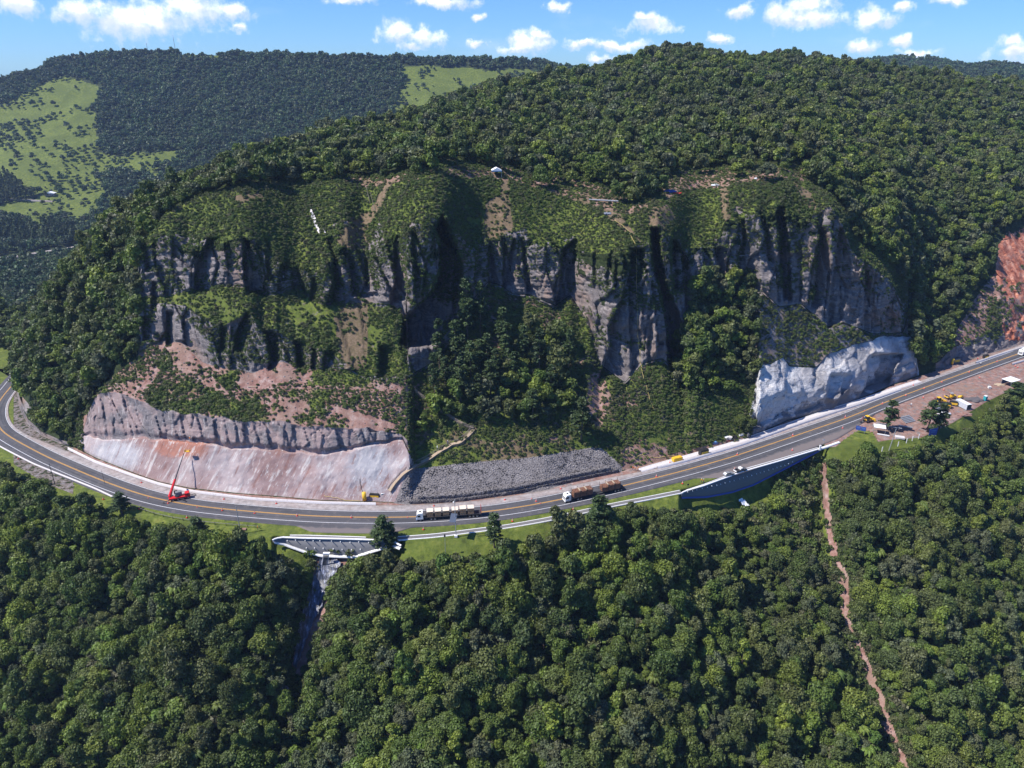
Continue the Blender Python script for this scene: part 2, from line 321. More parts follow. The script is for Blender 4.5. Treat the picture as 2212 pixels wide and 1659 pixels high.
# going down towards the valley
s = np.tan(np.radians(sl_low)); k = kk(np.maximum(c_low(US), v0+3)); Yl = (CH+.15+s*Yn)/(s-k); Zl = CH+k*Yl; pl = (Yl, Zl)
def down(prev, v, ang):
    s = np.tan(np.radians(ang)); k = kk(v); Y = (CH-prev[1]+s*prev[0])/(s-k); return Y, CH+k*Y
d1 = down(pl, np.maximum(c_low(US)+60, 1240), curve([(-300,30),(600,26),(1100,22),(1400,30),(2000,26),(2500,24)])(US))
d2 = down(d1, 1480+0*US, curve([(-300,24),(300,30),(640,38),(760,28),(1200,30),(1700,24),(1850,36),(2000,30),(2500,24)])(US))
d3 = down(d2, 1760+0*US, 27+0*US); d4 = down(d3, 2250+0*US, 20+0*US)
p_toe = (Yt, np.full(NU, -.15))
wang = curve([(-300,35),(30,60),(150,55),(175,66),(300,60),(800,58),(885,56),(896,34),(1290,34),(1345,40),(1600,40),(1640,66),(1970,68),(1990,58),(2212,58),(2500,50)])(US)
jit_w = 7*fbm(US/26, US*0, US*0, 201, 3)*(((US > 180) & (US < 880)) | ((US > 1636) & (US < 1970))); jit_b = 8*fbm(US/22, US*0, US*0, 203, 3)*((US > 180) & (US < 880))
p_w = step(p_toe, np.minimum(c_w(US)+jit_w, vt-1.5), wang)
bang = curve([(-300,35),(150,40),(180,72),(880,72),(900,30),(1345,38),(1625,38),(1640,40),(2500,40)])(US)
p_b = step(p_w, np.minimum(c_b(US)+jit_b, c_w(US)+jit_w-3), bang)
gang = curve([(-300,35),(150,38),(215,40),(800,34),(880,36),(960,38),(1290,38),(1440,40),(1500,46),(1632,48),(1700,50),(1960,46),(2000,36),(2100,38),(2160,50),(2500,50)])(US)
def ease_u(p, u0, u1, v):      # one even slope between two columns
    i0, i1 = int(np.argmin(abs(US-u0))), int(np.argmin(abs(US-u1))); t = sm(US, US[i0], US[i1]); Y = np.where((US > US[i0]) & (US < US[i1]), p[0][i0]*(1-t)+p[0][i1]*t, p[0]); return Y, CH+kk(v)*Y
vb_ = np.minimum(c_b(US)+jit_b, c_w(US)+jit_w-3); p_b = ease_u(p_b, 882, 965, vb_)
vbase = np.minimum(c_base(US), vb_-4); p_base = step(p_b, vbase, gang)
Yq = smooth1(p_base[0], 7, 0); Yq = np.maximum(Yq, p_b[0]+.5); p_base = (Yq, CH+kk(vbase)*Yq)
isL = sm(US, 285, 305); isR = 1-sm(US, 1950, 1966); two = (US > 290) & (US < 880)
vb = c_base(US)
t1 = np.where(two, np.minimum(c_t1(US), vb-3), vb-3); b2 = np.where(two, np.minimum(c_b2(US), t1-2), t1-2)
rim = np.minimum(c_rim(US), b2-4); dome = np.minimum(c_dome(US), rim-4)
p_t1 = step(p_base, t1, np.where(two, np.interp(US, [300, 480, 560, 880], [77, 76, 64, 62]), 78)); p_b2 = step(p_t1, b2, np.where(two, 38, 60)); p_rim = step(p_b2, rim, np.where(two, 77, 81))
Yq = np.maximum(smooth1(p_rim[0], 13, 0), p_b2[0]+.8); Yq = smooth1(Yq, 3, 0); p_rim = (Yq, CH+kk(rim)*Yq)
p_dome = step(p_rim, dome, curve([(-300,36),(500,30),(1000,37),(1400,34),(1700,36),(1790,30),(2500,34)])(US))
Yr = c_ridgeY(US); vr = c_ridge(US)+9.0*CF/(Yr*.95+60); Yr = np.maximum(Yr, p_dome[0]*np.where((US > 305) & (US < 1960), 1, 0)+4)
p_ridge = (Yr, CH+kk(vr)*Yr)
def lerp2(a, b, t): return (a[0]*(1-t)+b[0]*t, a[1]*(1-t)+b[1]*t)
# right hand forest beyond the cliffs climbs at 36 degrees, then eases
p_shR = step(p_base, 450+0*US, 37+0*US)
Yq = np.maximum(smooth1(p_dome[0], 14, 0), p_rim[0]+3); p_dome = (Yq, CH+kk(dome)*Yq)
gul = 8*np.exp(-((US-782)/42)**2)+9*np.exp(-((US-1490)/50)**2)-3*np.exp(-((US-560)/110)**2)-3*np.exp(-((US-1010)/90)**2)-6*sm(US, 1700, 1850)
p_rim = (np.maximum(p_rim[0]+gul, p_b2[0]+.8), 0); p_rim = (p_rim[0], CH+kk(rim)*p_rim[0]); Yq = np.maximum(p_dome[0]+gul*.75, p_rim[0]+3); p_dome = (Yq, CH+kk(dome)*Yq)
wR = sm(US, 1780, 1965)
p_sh = lerp2(p_dome, p_ridge, .3)
shR2 = step(p_dome, np.minimum(dome-2, 430), 30+0*US)
p_sh = tuple(p_sh[i]*(1-wR)+np.where(US > 1955, p_shR[i], shR2[i])*wR for i in (0, 1))
def blend(p, t, lo):    # outside the cliffs the rows just follow the forest slope
    l = lerp2(p_base, p_ridge, t) if lo else lerp2(p_base, p_shR, t)
    w = isL if lo else isR
    return tuple(l[i]*(1-w)+p[i]*w for i in (0, 1))
def both(p, tl, tr):
    p = blend(p, tl, True); return blend(p, tr, False)
p_t1 = both(p_t1, .15, .15); p_b2 = both(p_b2, .25, .25); p_rim = both(p_rim, .5, .6); p_dome = both(p_dome, .7, .8)
lL = lerp2(p_base, p_ridge, .85); p_sh = tuple(lL[i]*(1-isL)+p_sh[i]*isL for i in (0, 1))
back1 = (p_ridge[0]+90, p_ridge[1]-14.); back2 = (p_ridge[0]+260, np.minimum(p_ridge[1]-90, -40))
flat = (US < 27); 
KEYS = [d4, d3, d2, d1, pl, (Yn, np.full(NU, -.15)), p_toe, p_w, p_b, p_base, p_t1, p_b2, p_rim, p_dome, p_sh, p_ridge, back1, back2]
NS = [26, 44, 44, 34, 10, 24, 44, 34, 44, 34, 14, 84, 56, 34, 70, 8, 8]
Yg = []; Zg = []; band = []; tb = []
for i, n in enumerate(NS):
    a, b = KEYS[i], KEYS[i+1]
    for j in range(n):
        t = j/n; Yg.append(a[0]*(1-t)+b[0]*t); Zg.append(a[1]*(1-t)+b[1]*t); band.append(i); tb.append(t)
Yg.append(KEYS[-1][0]); Zg.append(KEYS[-1][1]); band.append(len(NS)-1); tb.append(1.)
Yg = np.array(Yg); Zg = np.array(Zg); band = np.array(band); tb = np.array(tb); NR = len(band)
RB = band+tb
# soften the dome edge and the forest slopes
Ys, Zs = smooth1(Yg, 7, 0), smooth1(Zg, 7, 0)
w = np.interp(RB, [0, .5, 2.7, 3.2, 9, 12.2, 12.45, 17], [1, 1, 1, 0, 0, 0, 1, 1])[:, None]
Yg = Yg*(1-w)+Ys*w; Zg = Zg*(1-w)+Zs*w
Ys, Zs = smooth1(Yg, 2.0, 1), smooth1(Zg, 2.0, 1)
w = np.interp(RB, [0, 2.8, 3.3, 7, 9, 12, 13.5, 17], [1, 1, 0, 0, .3, .5, 1, 1])[:, None]
Yg = Yg*(1-w)+Ys*w; Zg = Zg*(1-w)+Zs*w
Ys, Zs = smooth1(Yg, 7.0, 1), smooth1(Zg, 7.0, 1)
w = np.interp(RB, [0, 2.5, 3.2, 13.3, 14, 17], [1, 1, 0, 0, .8, 1])[:, None]
Yg = Yg*(1-w)+Ys*w; Zg = Zg*(1-w)+Zs*w
# width across: columns run along sight planes
dep = Yg*math.cos(CP)-(Zg-CH)*math.sin(CP)
Xg = (US[None, :]-1106)/CF*dep
Ug, Vg, _ = project(Xg, Yg, Zg)
RBg = np.repeat(RB[:, None], NU, 1)
# --- recesses of the cliff: (depth m, [(v, u_left, u_right), ...]); A.. are zoom frames
def zA(x, y): return 172.8+x/3.2, 380.2+y/3.2
def zB(x, y): return 518.4+x/3.2, 345.6+y/3.2
def zC(x, y): return 950.5+x/3.2, 345.6+y/3.2
def zD(x, y): return 1417+x/3.2, 345.6+y/3.2
def zE(x, y): return 1797.3+x/5.333, 777.7+y/5.333
CL = [(zA,9,.8,[(430,890,975),(600,800,970),(780,785,960),(810,790,900)]),
 (zA,9,.8,[(440,1130,1180),(600,1125,1240),(700,1130,1290),(820,1150,1320)]),
 (zA,4,.8,[(430,1270,1320),(600,1290,1350),(720,1300,1345)]),
 (zA,4,.8,[(600,1385,1435),(720,1385,1440)]),
 (zA,4,.8,[(640,1490,1530),(800,1540,1560)]),(zA,5,.8,[(700,1600,1650),(860,1590,1670)]),
 (zB,8,.8,[(540,600,655),(700,635,700),(850,645,720),(1000,590,745)]),
 (zB,6,.8,[(640,735,765),(800,760,825),(940,770,885)]),
 (zB,6,.6,[(520,1085,1115),(620,1060,1125),(800,1070,1160),(980,1055,1200)]),
 (zB,7,.8,[(470,1185,1205),(600,1185,1245),(700,1195,1285),(800,1200,1300),(950,1205,1340),(1200,1205,1330)]),
 (zB,30,.45,[(380,1392,1415),(480,1340,1460),(600,1375,1500),(750,1375,1545),(900,1330,1545),(1100,1130,1530),(1290,1100,1340)]),
 (zB,5,.8,[(680,860,900),(900,865,900)]),
 (zC,7,.8,[(590,328,352),(700,330,380),(865,330,412)]),(zC,6,.8,[(530,418,455),(700,438,480),(890,430,455)]),
 (zC,7,.8,[(545,508,535),(700,462,560),(860,440,520)]),(zC,5,.8,[(540,560,592),(700,575,610),(910,600,645)]),
 (zC,10,.7,[(550,928,960),(620,840,965),(750,838,960),(900,820,925),(1010,795,860)]),
 (zC,4,.8,[(630,1064,1090),(880,1062,1088)]),(zC,4,.8,[(630,1180,1212),(800,1148,1200),(880,1150,1200)]),
 (zC,3,.8,[(700,1215,1240),(860,1200,1235)]),
 (zC,9,.5,[(610,1310,1415),(800,1303,1415),(950,1252,1400),(1150,1168,1385),(1300,1168,1425),(1510,1100,1370)]),
 (zC,3,.8,[(850,1455,1490),(1300,1435,1480),(1420,1440,1470)]),
 (zC,26,.45,[(470,1440,1525),(700,1465,1540),(850,1505,1570),(1100,1555,1670),(1300,1570,1720),(1490,1590,1720)]),
 (zC,13,.6,[(545,1600,1640),(700,1595,1720),(910,1615,1760)]),
 (zD,9,.8,[(610,415,500),(760,425,515),(910,430,510)]),
 (zD,8,.7,[(410,595,615),(560,600,645),(640,565,675),(800,562,720),(910,562,735)]),
 (zD,5,.8,[(400,733,752),(550,753,795),(700,770,830),(800,812,835)]),
 (zD,14,.45,[(325,835,892),(600,842,925),(800,862,935),(965,878,940)]),
 (zD,9,.6,[(470,1128,1175),(600,1118,1205),(800,1098,1205),(1010,1072,1195)]),
 (zD,8,.6,[(470,1272,1300),(600,1248,1325),(700,1230,1345),(850,1212,1345),(1000,1188,1310),(1150,1188,1270)]),
 (zD,7,.7,[(755,1448,1470),(900,1438,1485),(1210,1428,1520)]),(zD,4,.7,[(790,1508,1530),(1000,1484,1510),(1210,1500,1620)]),
 (zD,6,.6,[(1015,1588,1610),(1120,1580,1700),(1230,1570,1760)]),
 (zA,8,.8,[(1035,968,1015),(1120,962,1040),(1210,955,1060)]),(zA,8,.8,[(940,1148,1185),(1100,1068,1195),(1225,1060,1150)]),
 (zA,8,.8,[(1085,1338,1380),(1200,1330,1410),(1330,1305,1365)]),(zA,8,.8,[(1170,1475,1530),(1250,1500,1590),(1345,1510,1600)]),
 (zA,6,.8,[(1190,1600,1640),(1340,1600,1660)]),(zA,6,.8,[(1200,1725,1780),(1345,1700,1780)]),
 (zA,7,.8,[(935,598,660),(1150,598,655),(1180,610,650)]),(zA,6,.8,[(440,430,540),(660,450,530)]),(zA,5,.8,[(730,500,560),(920,490,575)]),
 (zA,6,.8,[(980,420,500),(1140,440,500)]),
 (zB,8,.8,[(1180,160,250),(1330,200,310),(1450,195,250)]),(zB,8,.8,[(1250,370,480),(1440,400,480)]),(zB,6,.8,[(1320,575,650),(1465,575,640)]),
 (zB,9,.8,[(1280,960,1080),(1500,950,1170)]),
 (zE,16,.35,[(-60,470,830),(0,415,800),(100,420,735),(200,415,690),(300,380,650),(420,330,500)]),
 (zE,6,.6,[(170,-20,240),(300,-40,215),(420,-60,100)]),
 (zE,3,.7,[(120,690,800),(260,600,690)])]
push = np.zeros_like(Yg)
for fr, D, pw, rows in CL:
    r = np.array([(fr(a[1], a[0])[1], fr(a[1], a[0])[0], fr(a[2], a[0])[0]) for a in rows])
    jit = 1.6*vnoise(Vg/14., Ug/60., Ug*0, 5)+.9*vnoise(Vg/5., Ug/40., Ug*0, 6)
    xl = np.interp(Vg, r[:, 0], r[:, 1])+jit; xr = np.interp(Vg, r[:, 0], r[:, 2])+jit
    t = (Ug-xl)/(xr-xl)
    m = (Vg > r[0, 0]-2) & (Vg < r[-1, 0]+3) & (t > -.25) & (t < 1)
    lead = np.clip((Ug-xl)/3.2+.5, 0, 1); ver = np.clip((Vg-r[0, 0]+2)/5, 0, 1)*np.clip((r[-1, 0]+3-Vg)/9, 0, 1)
    d = D*lead*(1-np.clip(t, 0, 1))**pw*ver
    push = np.where(m, np.maximum(push, d), push)
# the white face leans back above and stands upright, undercut, below
ia, ib = int(np.argmax(band >= 6)), int(np.argmax(band >= 7)); cm = (US > 1634) & (US < 1984)
for i in range(ia, ib):
    t = tb[i]; h_, g_ = (1.2*t, .12*t) if t < .5 else (.6+.8*(t-.5), .06+1.88*(t-.5))
    Yg[i, cm] = Yg[ia, cm]*(1-g_)+Yg[ib, cm]*g_; Zg[i, cm] = Zg[ia, cm]*(1-h_)+Zg[ib, cm]*h_
dep = Yg*math.cos(CP)-(Zg-CH)*math.sin(CP); Xg = (US[None, :]-1106)/CF*dep; Ug, Vg, _ = project(Xg, Yg, Zg)
# --- natural relief
sc_ = Xg*.93+Yg*.35
rockm = (np.interp(RB, [7.0, 7.1, 7.9, 8.0, 9.0, 9.06, 9.95, 10.0, 11.0, 11.05, 11.97, 12.05, 12.3], [0, .55, .55, 0, 0, .7, .7, .15, .15, 1, 1, .35, 0]))[:, None]*np.ones_like(Yg)
rockm *= (sm(US, 170, 185)*(1-sm(US, 1960, 1975)))[None, :]
bandm = ((RB > 6.97) & (RB < 8.0))[:, None] & (US > 172)[None, :] & (US < 890)[None, :]
rockm = np.where((RBg > 7) & (RBg < 8) & ~bandm, 0, rockm)
wv = 2.2*fbm(sc_/18, Zg/26, Yg*0, 31, 3)
f1, f2, hc, cx = voro(sc_/6.5+wv*.35, Zg/19.+.6*vnoise(sc_/15, Zg/30, Yg*0, 9), 3)
g1, g2, hd, cy = voro(sc_/2.4+wv*.5, Zg/7.5, 8)
rel = -(hc*4.8-2.4) - (hd*1.8-.9) + np.clip(.13-(f2-f1), 0, .13)*13 + np.clip(.10-(g2-g1), 0, .10)*6 + cx*3.0
strat = 1.1*fbm(sc_/22, Yg/22, Zg/1.5+.4*wv, 77, 3)
rel = rel+strat+.5*fbm(Xg/2., Yg/2., Zg/2., 61, 3)
relb = -(hd*3.0-1.5)*(.5+1.1*np.clip(.5+vnoise(sc_/13, Zg/30, Yg*0, 88), 0, 1))-(hc*2.2-1.1)+np.clip(.12-(g2-g1), 0, .12)*9+cy*1.2+strat*.5; rel = np.where(bandm, relb, rel)
bsc = np.where(bandm, .8, 1.0)
push = push+rel*rockm*bsc
push += np.where(bandm & (RBg < 7.2), 1.6*(1-sm(RBg, 7.03, 7.2)), 0)
flank = ((US > 30)[None, :] & (US < 150)[None, :] & (RBg > 6) & (RBg < 8.9))
# rough ground elsewhere
gm = np.interp(RB, [0, 4, 4.4, 5.9, 6.0, 6.2, 8, 8.2, 12.3, 12.6, 13, 17], [1, 1, 0, 0, 0, .0, .0, .5, .3, .6, .6, 1])[:, None]*np.ones_like(Yg)
Zg = Zg+gm*(.9*fbm(Xg/7, Yg/7, Xg*0, 21, 4)+np.interp(RB, [0, 2.6, 3.4, 13, 14, 17], [6.5, 6.5, 0, 0, 6., 6.])[:, None]*fbm(Xg/45, Yg/45, Xg*0, 23, 3))
# ravines in the valley side, followed down the slope
def ravine(pts, w, D):
    global Zg
    p = np.array(pts, float); xc = np.interp(Vg, p[:, 1], p[:, 0]); m = np.exp(-((Ug-xc)/w)**2)*sm(Vg, p[0, 1]-10, p[0, 1]+60)*(RBg < 4.2)
    Zg = Zg-D*m
ravine([(690,1200),(660,1340),(620,1480),(570,1600),(540,1800)], 34, 7.0)
ravine([(1770,1010),(1790,1150),(1815,1300),(1870,1450),(1950,1659),(2000,1800)], 40, 6.0)
ravine([(300,1150),(300,1400),(260,1700)], 60, 7.0); ravine([(60,1250),(150,1400),(120,1700)], 60, 7.0); ravine([(1130,1300),(1160,1450),(1080,1700)], 60, 5.0)
# lower wall faces: bumpy shotcrete, lumpy white face, grey blasted rock
m6 = ((RBg > 6.02) & (RBg < 7))*np.minimum(1, (RBg-6)*8)
pink = m6*((Ug > 172) & (Ug < 893)); whitem = np.clip(m6+((RBg >= 7) & (RBg < 7.9)), 0, 1)*((Ug > 1614) & (Ug < 1986)); greym = m6*(((Ug > 2015)) | ((Ug > 34) & (Ug < 150)))
push += pink*(1.3*fbm(sc_/10, Yg/12, Zg/16, 41, 4)+.42*fbm(sc_/2.2, Yg/2.2, Zg/3.5, 42, 3))
lump = fbm(sc_/6, Zg/3.2, Yg*0, 51, 4); l1, l2, lh, _ = voro(sc_/4.2+.5*lump, Zg/2.6+.3*lump, 14)
lower = np.clip((7-RBg)*1.6-.35, .15, 1)
led = vnoise(sc_/26+.5, Zg/1.9+1.2*vnoise(sc_/9, Zg/9, Yg*0, 56), Yg*0, 55); v1_, v2_, vh_, vx_ = voro(sc_/7+.4*lump, Zg/6., 18)
push += whitem*((1.2*lump+1.7*led+1.0*(lh-.5))*lower+2.6*(vh_-.5)+vx_*1.5+1.2*fbm(sc_/15, Zg/8, Yg*0, 52, 3)+.35*fbm(Xg/1.5, Yg/1.5, Zg/1.5, 57, 3))
l1, l2, lh, _ = voro(sc_/3.4+.5*lump, Zg/3.4, 15)
push += greym*(1.7*lump+2.4*(lh-.5))
rm_ = ((Ug > 2100) & (Vg > 470) & (Vg < 745) & (RBg > 6.5) & (RBg < 14)); l1, l2, lh, _ = voro(sc_/5+.6*lump, Zg/8, 25); push += rm_*(3.2*fbm(sc_/7, Zg/12, Yg*0, 95, 4)+2.2*(lh-.5))*sm(Ug, 2100, 2160)
# apply the push along the sight line (metres)
dx, dy, dz = Xg, Yg, Zg-CH; L = np.sqrt(dx*dx+dy*dy+dz*dz); sc2 = 1+push/L
keep = (RBg > 5.99) & (RBg < 6.01)
sc2 = np.where(keep, 1, sc2)
Xg = dx*sc2; Yg = dy*sc2; Zg = CH+dz*sc2
Zg = np.where((RBg > 6) & (RBg < 16), np.maximum(Zg, -.1), Zg)
Ug, Vg, _ = project(Xg, Yg, Zg)
#@@ZONES
def P(*pts): return list(pts)
GAP1 = P((684,1196),(760,1190),(745,1222),(716,1262),(705,1310),(690,1372),(655,1450),(640,1470),(628,1448),(640,1390),(648,1340),(672,1270))
GC = [(1776,1000),(1782,1100),(1800,1200),(1822,1250),(1826,1340),(1858,1410),(1884,1470),(1898,1500),(1915,1560),(1958,1670)]
GAP2 = P(*[(x-11, y) for x, y in GC], *[(x+11, y) for x, y in GC[::-1]])
GRASS2 = P((1690,1030),(1758,990),(1795,1120),(1808,1210),(1790,1230),(1742,1160),(1700,1080))
n1 = fbm(Xg/9, Yg/9, Zg/9, 90, 4); n2 = fbm(Xg/3, Yg/3, Zg/3, 93, 3)
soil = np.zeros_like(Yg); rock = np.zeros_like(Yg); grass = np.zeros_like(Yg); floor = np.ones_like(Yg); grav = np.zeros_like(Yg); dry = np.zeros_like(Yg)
tree = np.zeros_like(Yg); bush = np.zeros_like(Yg)
def between(a, b): return (RBg >= a) & (RBg < b)
tree[between(0, 4)] = 1
fg = curve([(-200,985),(0,1036),(90,1084),(200,1130),(260,1150),(420,1180),(500,1196),(590,1222),(640,1262),(690,1320),(700,1290),(715,1245),(740,1232),(870,1238),(1000,1240),(1100,1228),(1180,1200),(1250,1158),(1340,1128),(1480,1136),(1560,1138),(1640,1126),(1700,1090),(1800,1060),(1830,1024),(1900,1012),(1990,1008),(2080,962),(2140,924),(2212,886),(2500,730)])
tree[between(0, 5) & (Vg < fg(Ug)+8*n1)] = 0
lawn = between(0, 5.3) & (Vg < fg(Ug)+14); grass[lawn] = 1
edge = between(0, 5) & (Vg < fg(Ug)+6+8*n1) & (Vg > fg(Ug)-26); bush[edge] = .35
REDB = P((2050,740),(2075,700),(2110,640),(2150,590),(2158,500),(2420,420),(2420,700),(2130,760))
for g in (GAP1, GAP2, GRASS2):
    for dx_ in ((-20, 0, 20) if g is GAP1 else (-20, -8, 8, 20)):
        for dy_ in ((0, -20, -42, -62) if g is GAP1 else (0, -20, -40, -56)):
            m = inpoly(Ug+dx_, Vg+dy_, g) & between(0, 5); tree[m] = 0; bush[m] = .75
gc = np.interp(Vg, [1005,1100,1200,1250,1340,1410,1470,1500,1560,1670], [1776,1782,1800,1822,1826,1858,1884,1898,1915,1958])+4*n1; gwd = np.interp(Vg, [1005,1100,1200,1240,1330,1350,1500,1670], [9,8,9,14,15,8,9,9])*(1+.9*n2)
for g in (GAP1, GAP2, GRASS2):
    m = inpoly(Ug, Vg, g) & between(0, 5); tree[m] = 0; bush[m] = 0; soil[m] = 1; grass[m] = 0
m = between(0, 5) & inpoly(Ug, Vg, GAP2) & (abs(Ug-gc) > gwd); soil[m] = 0; grass[m] = .6; bush[m] = .9
m = inpoly(Ug, Vg, GRASS2) & between(0, 5) & ~inpoly(Ug, Vg, P((1765,1010),(1790,1020),(1812,1210),(1795,1210))); grass[m] = 1; soil[m] = 0; bush[m] = .25
m = inpoly(Ug, Vg, P((870,1170),(1250,1100),(1250,1150),(1000,1235),(870,1235))) & (n1 > .28); dry[m] = .9
grass[between(5, 6)] = 1
m = between(5, 6) & (Ug > 1780); grass[m] = 0; soil[m] = .9; grav[m] = .42
m = between(5.75, 6) & (Ug > 150) & (Ug < 1780); grass[m] = 0; soil[m] = .9; grav[m] = .4
m = between(6, 7) & (Ug > 850) & (Ug < 1345); grav[m] = 1
m = between(4, 6) & inpoly(Ug, Vg, P((1780,985),(1830,945),(1860,925),(1885,935),(1905,970),(1850,980))); grass[m] = 1; soil[m] = 0; grav[m] = 0
m = between(5, 6) & (Ug < 160) & (Ug > 28); soil[m] = .5; grav[m] = .5; grass[m] = .3
# left flank and far right forest
m = between(6.9, 16) & (Ug < 300) & ((Ug < 160) | (RBg > 8.9)); tree[m] = 1
m = between(7, 16) & (Ug < 420) & (Ug > 165) & (RBg < 9); tree[m] = 0
m = inpoly(Ug, Vg, P((28,738),(78,760),(92,820),(84,880),(70,925),(50,905),(36,870),(30,800))); tree[m] = 0; m = inpoly(Ug, Vg, P((28,738),(70,765),(84,820),(76,860),(62,900),(40,870),(32,800))); rock[m] = 1; floor[m] = 0
tree[between(6.5, 16) & (Ug > 1968)] = 1; tree[between(13.05, 16)] = 1
tree[between(9, 13.05) & (Ug < 300)] = 1
# pink wall bench, left
m = between(8, 9) & (Ug > 180) & (Ug < 890); soil[m] = 1; dry[m] = .25; bush[m] = np.clip(.42+2.2*n1[m], 0, 1); grass[m] = np.clip(.35+1.8*n1[m], 0, .8)
bp = [P((218,845),(262,775),(335,770),(390,800),(360,850),(335,870),(300,850),(270,810),(235,842)), P((395,800),(480,825),(545,850),(640,820),(640,850),(560,860),(470,850)),
      P((640,850),(800,840),(890,850),(890,925),(800,900),(700,870),(620,868)), P((410,850),(500,850),(540,880),(430,880))]
for g in bp: bush[inpoly(Ug, Vg, g) & between(8, 9)] = 1
for g in (P((250,860),(330,790),(350,800),(300,870)), P((340,745),(400,745),(430,790),(500,850),(440,840),(390,800))): bush[inpoly(Ug, Vg, g) & between(8, 9)] = .12; grass[inpoly(Ug, Vg, g) & between(8, 9)] = 0
rock[between(7, 8) & (Ug > 172) & (Ug < 893)] = 1
rock[between(9, 10)] = 1; rock[between(11, 12.9) & (RBg < 11.95+.75*n1+.25*n2)] = 1
m = between(9, 12.05) & ((Ug < 300) | (Ug > 1962)); rock[m] = 0
m = between(9, 10) & (Ug > 300) & (Ug < 890); bush[m] = np.clip(.8+3*n1[m], 0, .85); rock[m] = 1
for g in (P((330,640),(400,650),(470,800),(380,770),(345,740)),): bush[inpoly(Ug, Vg, g)] *= .25
m = between(10, 11) & (Ug > 300) & (Ug < 890); bush[m] = np.clip(.8+2.2*n1[m], .1, 1); rock[m] = .3; soil[m] = .3; grass[m] = .7; dry[m] = np.clip(.2-1.5*n1[m], 0, .9)
m = between(12, 13.4) & (Ug > 300) & (Ug < 1960); bush[m] = np.clip(.9+1.4*n1[m]+.5*n2[m], .25, 1); grass[m] = .62; soil[m] = 0; bush[m] *= np.where(rock[m] > .5, .35, 1); grass[m] *= (rock[m] < .5)
m = between(11, 12) & (Ug > 300) & (Ug < 1960); bush[m] = np.clip((RBg[m]-11.3)*1.3+2.4*n1[m]+.8*n2[m]-.1, 0, .9); grass[m] = np.clip((RBg[m]-11.45)*1.2+2*n1[m], 0, .7)*(rock[m] < .5)
m = between(11, 12) & (Ug > 560) & (Ug < 730); bush[m] = np.clip(.75+1.5*n1[m], 0, 1)
m = between(11, 12) & (Ug > 1000); bush[m] *= .5
m = between(11, 12.3) & (Ug > 1560); bush[m] *= .6
m = between(9, 12.1) & (Ug < 455) & (Ug > 300) & (Vg > 520); bush[m] *= .35
m = between(11, 12.5) & (Ug > 1775); bush[m] *= .4; rock[between(11, 12.7) & (Ug > 1800) & (Ug < 1960)] = 1
# bare places on the dome
bare = [P((724,520),(760,470),(800,455),(830,400),(850,390),(830,430),(812,470),(790,500),(790,545),(752,540)), P((1041,520),(1050,440),(1080,420),(1085,380),(1098,380),(1102,450),(1112,500),(1080,515)),
        P((1552,400),(1572,402),(1578,470),(1562,480)), P((1712,392),(1750,415),(1770,455),(1745,455),(1722,420)), P((1300,450),(1340,462),(1390,530),(1350,500),(1310,470)),
        P((500,425),(560,412),(570,425),(520,440)), P((1200,411),(1310,445),(1330,462),(1260,440),(1190,418)), P((1395,455),(1440,440),(1460,470),(1430,500),(1405,500)),
        P((720,680),(760,650),(795,650),(790,800),(740,800))]
for g in bare:
    m = inpoly(Ug+5*n2, Vg+4*n2, g) & between(9, 13.3); bush[m] *= .12; soil[m] = .75; grass[m] = 0; rock[m] *= .5; dry[m] = .7
m = between(12.93, 13.25) & (Ug > 740) & (Ug < 1800) & (n1 > -.2); soil[m] = 1; bush[m] = .15; tree[m] = 0; grass[m] = .2; dry[m] = .5
m = between(13.05, 13.5) & (Ug > 300) & (Ug < 1960); bush[m] = np.maximum(bush[m], .4)
# centre slope with pines, between the rockfill and the cliff
m = between(7, 9) & (Ug > 880) & (Ug < 1440); tree[m] = 0; bush[m] = .95; soil[m] = .5; grass[m] = np.clip(.62+1.5*n1[m], 0, 1)
m = between(7.02, 9) & inpoly(Ug, Vg, P((900,950),(925,900),(965,880),(1040,860),(1090,790),(1130,730),(1180,730),(1215,760),(1235,840),(1225,905),(1150,925),(1040,915),(960,915))); tree[m] = .85; bush[m] = .4; soil[m] = 0
m = inpoly(Ug, Vg, P((885,925),(1000,930),(1060,960),(1150,960),(1250,940),(1300,960),(1150,1000),(900,1015))) & between(7, 9); dry[m] = .8; bush[m] = .25; soil[m] = .8
m = inpoly(Ug, Vg, P((1340,975),(1440,930),(1600,935),(1600,950),(1440,995),(1345,1015))) & between(6, 9); soil[m] = 1; bush[m] = .12; tree[m] = 0; dry[m] = .4
m = inpoly(Ug, Vg, P((1265,900),(1270,810),(1300,800),(1320,860),(1295,930))) & between(7, 9); soil[m] = 1; bush[m] = .1; tree[m] = 0; grass[m] = 0
m = between(6, 7) & (Ug > 1350) & (Ug < 1625); bush[m] = np.clip(.2+(940-Vg[m])/40, .15, .95); soil[m] = .9; grav[m] = 0; grass[m] = .6*(Vg[m] < 930)
m = between(8, 11.2) & (Ug > 1455) & (Ug < 1632) & (Vg > 590) & (Vg < 890); tree[m] = .9; bush[m] = .3; soil[m] = 0; rock[m] *= .3
m = between(7, 9) & (Ug > 1440) & (Ug < 1632) & (tree < .5); bush[m] = .95; grass[m] = .6
m = between(8, 9) & (Ug > 1440) & (Ug < 1632) & (Vg > 855); bush[m] = .95; grass[m] = .6; tree[m] = 0
m = between(6, 9) & (Ug > 148) & (Ug < 178); bush[m] = .9
m = between(8, 9) & (Ug > 1632) & (Ug < 1968); bush[m] = np.clip(.55+2.6*n1[m]+.8*n2[m], .08, 1); rock[m] = .8; soil[m] = .5; dry[m] = .4; grass[m] = np.clip(1.8*n1[m], 0, .7)
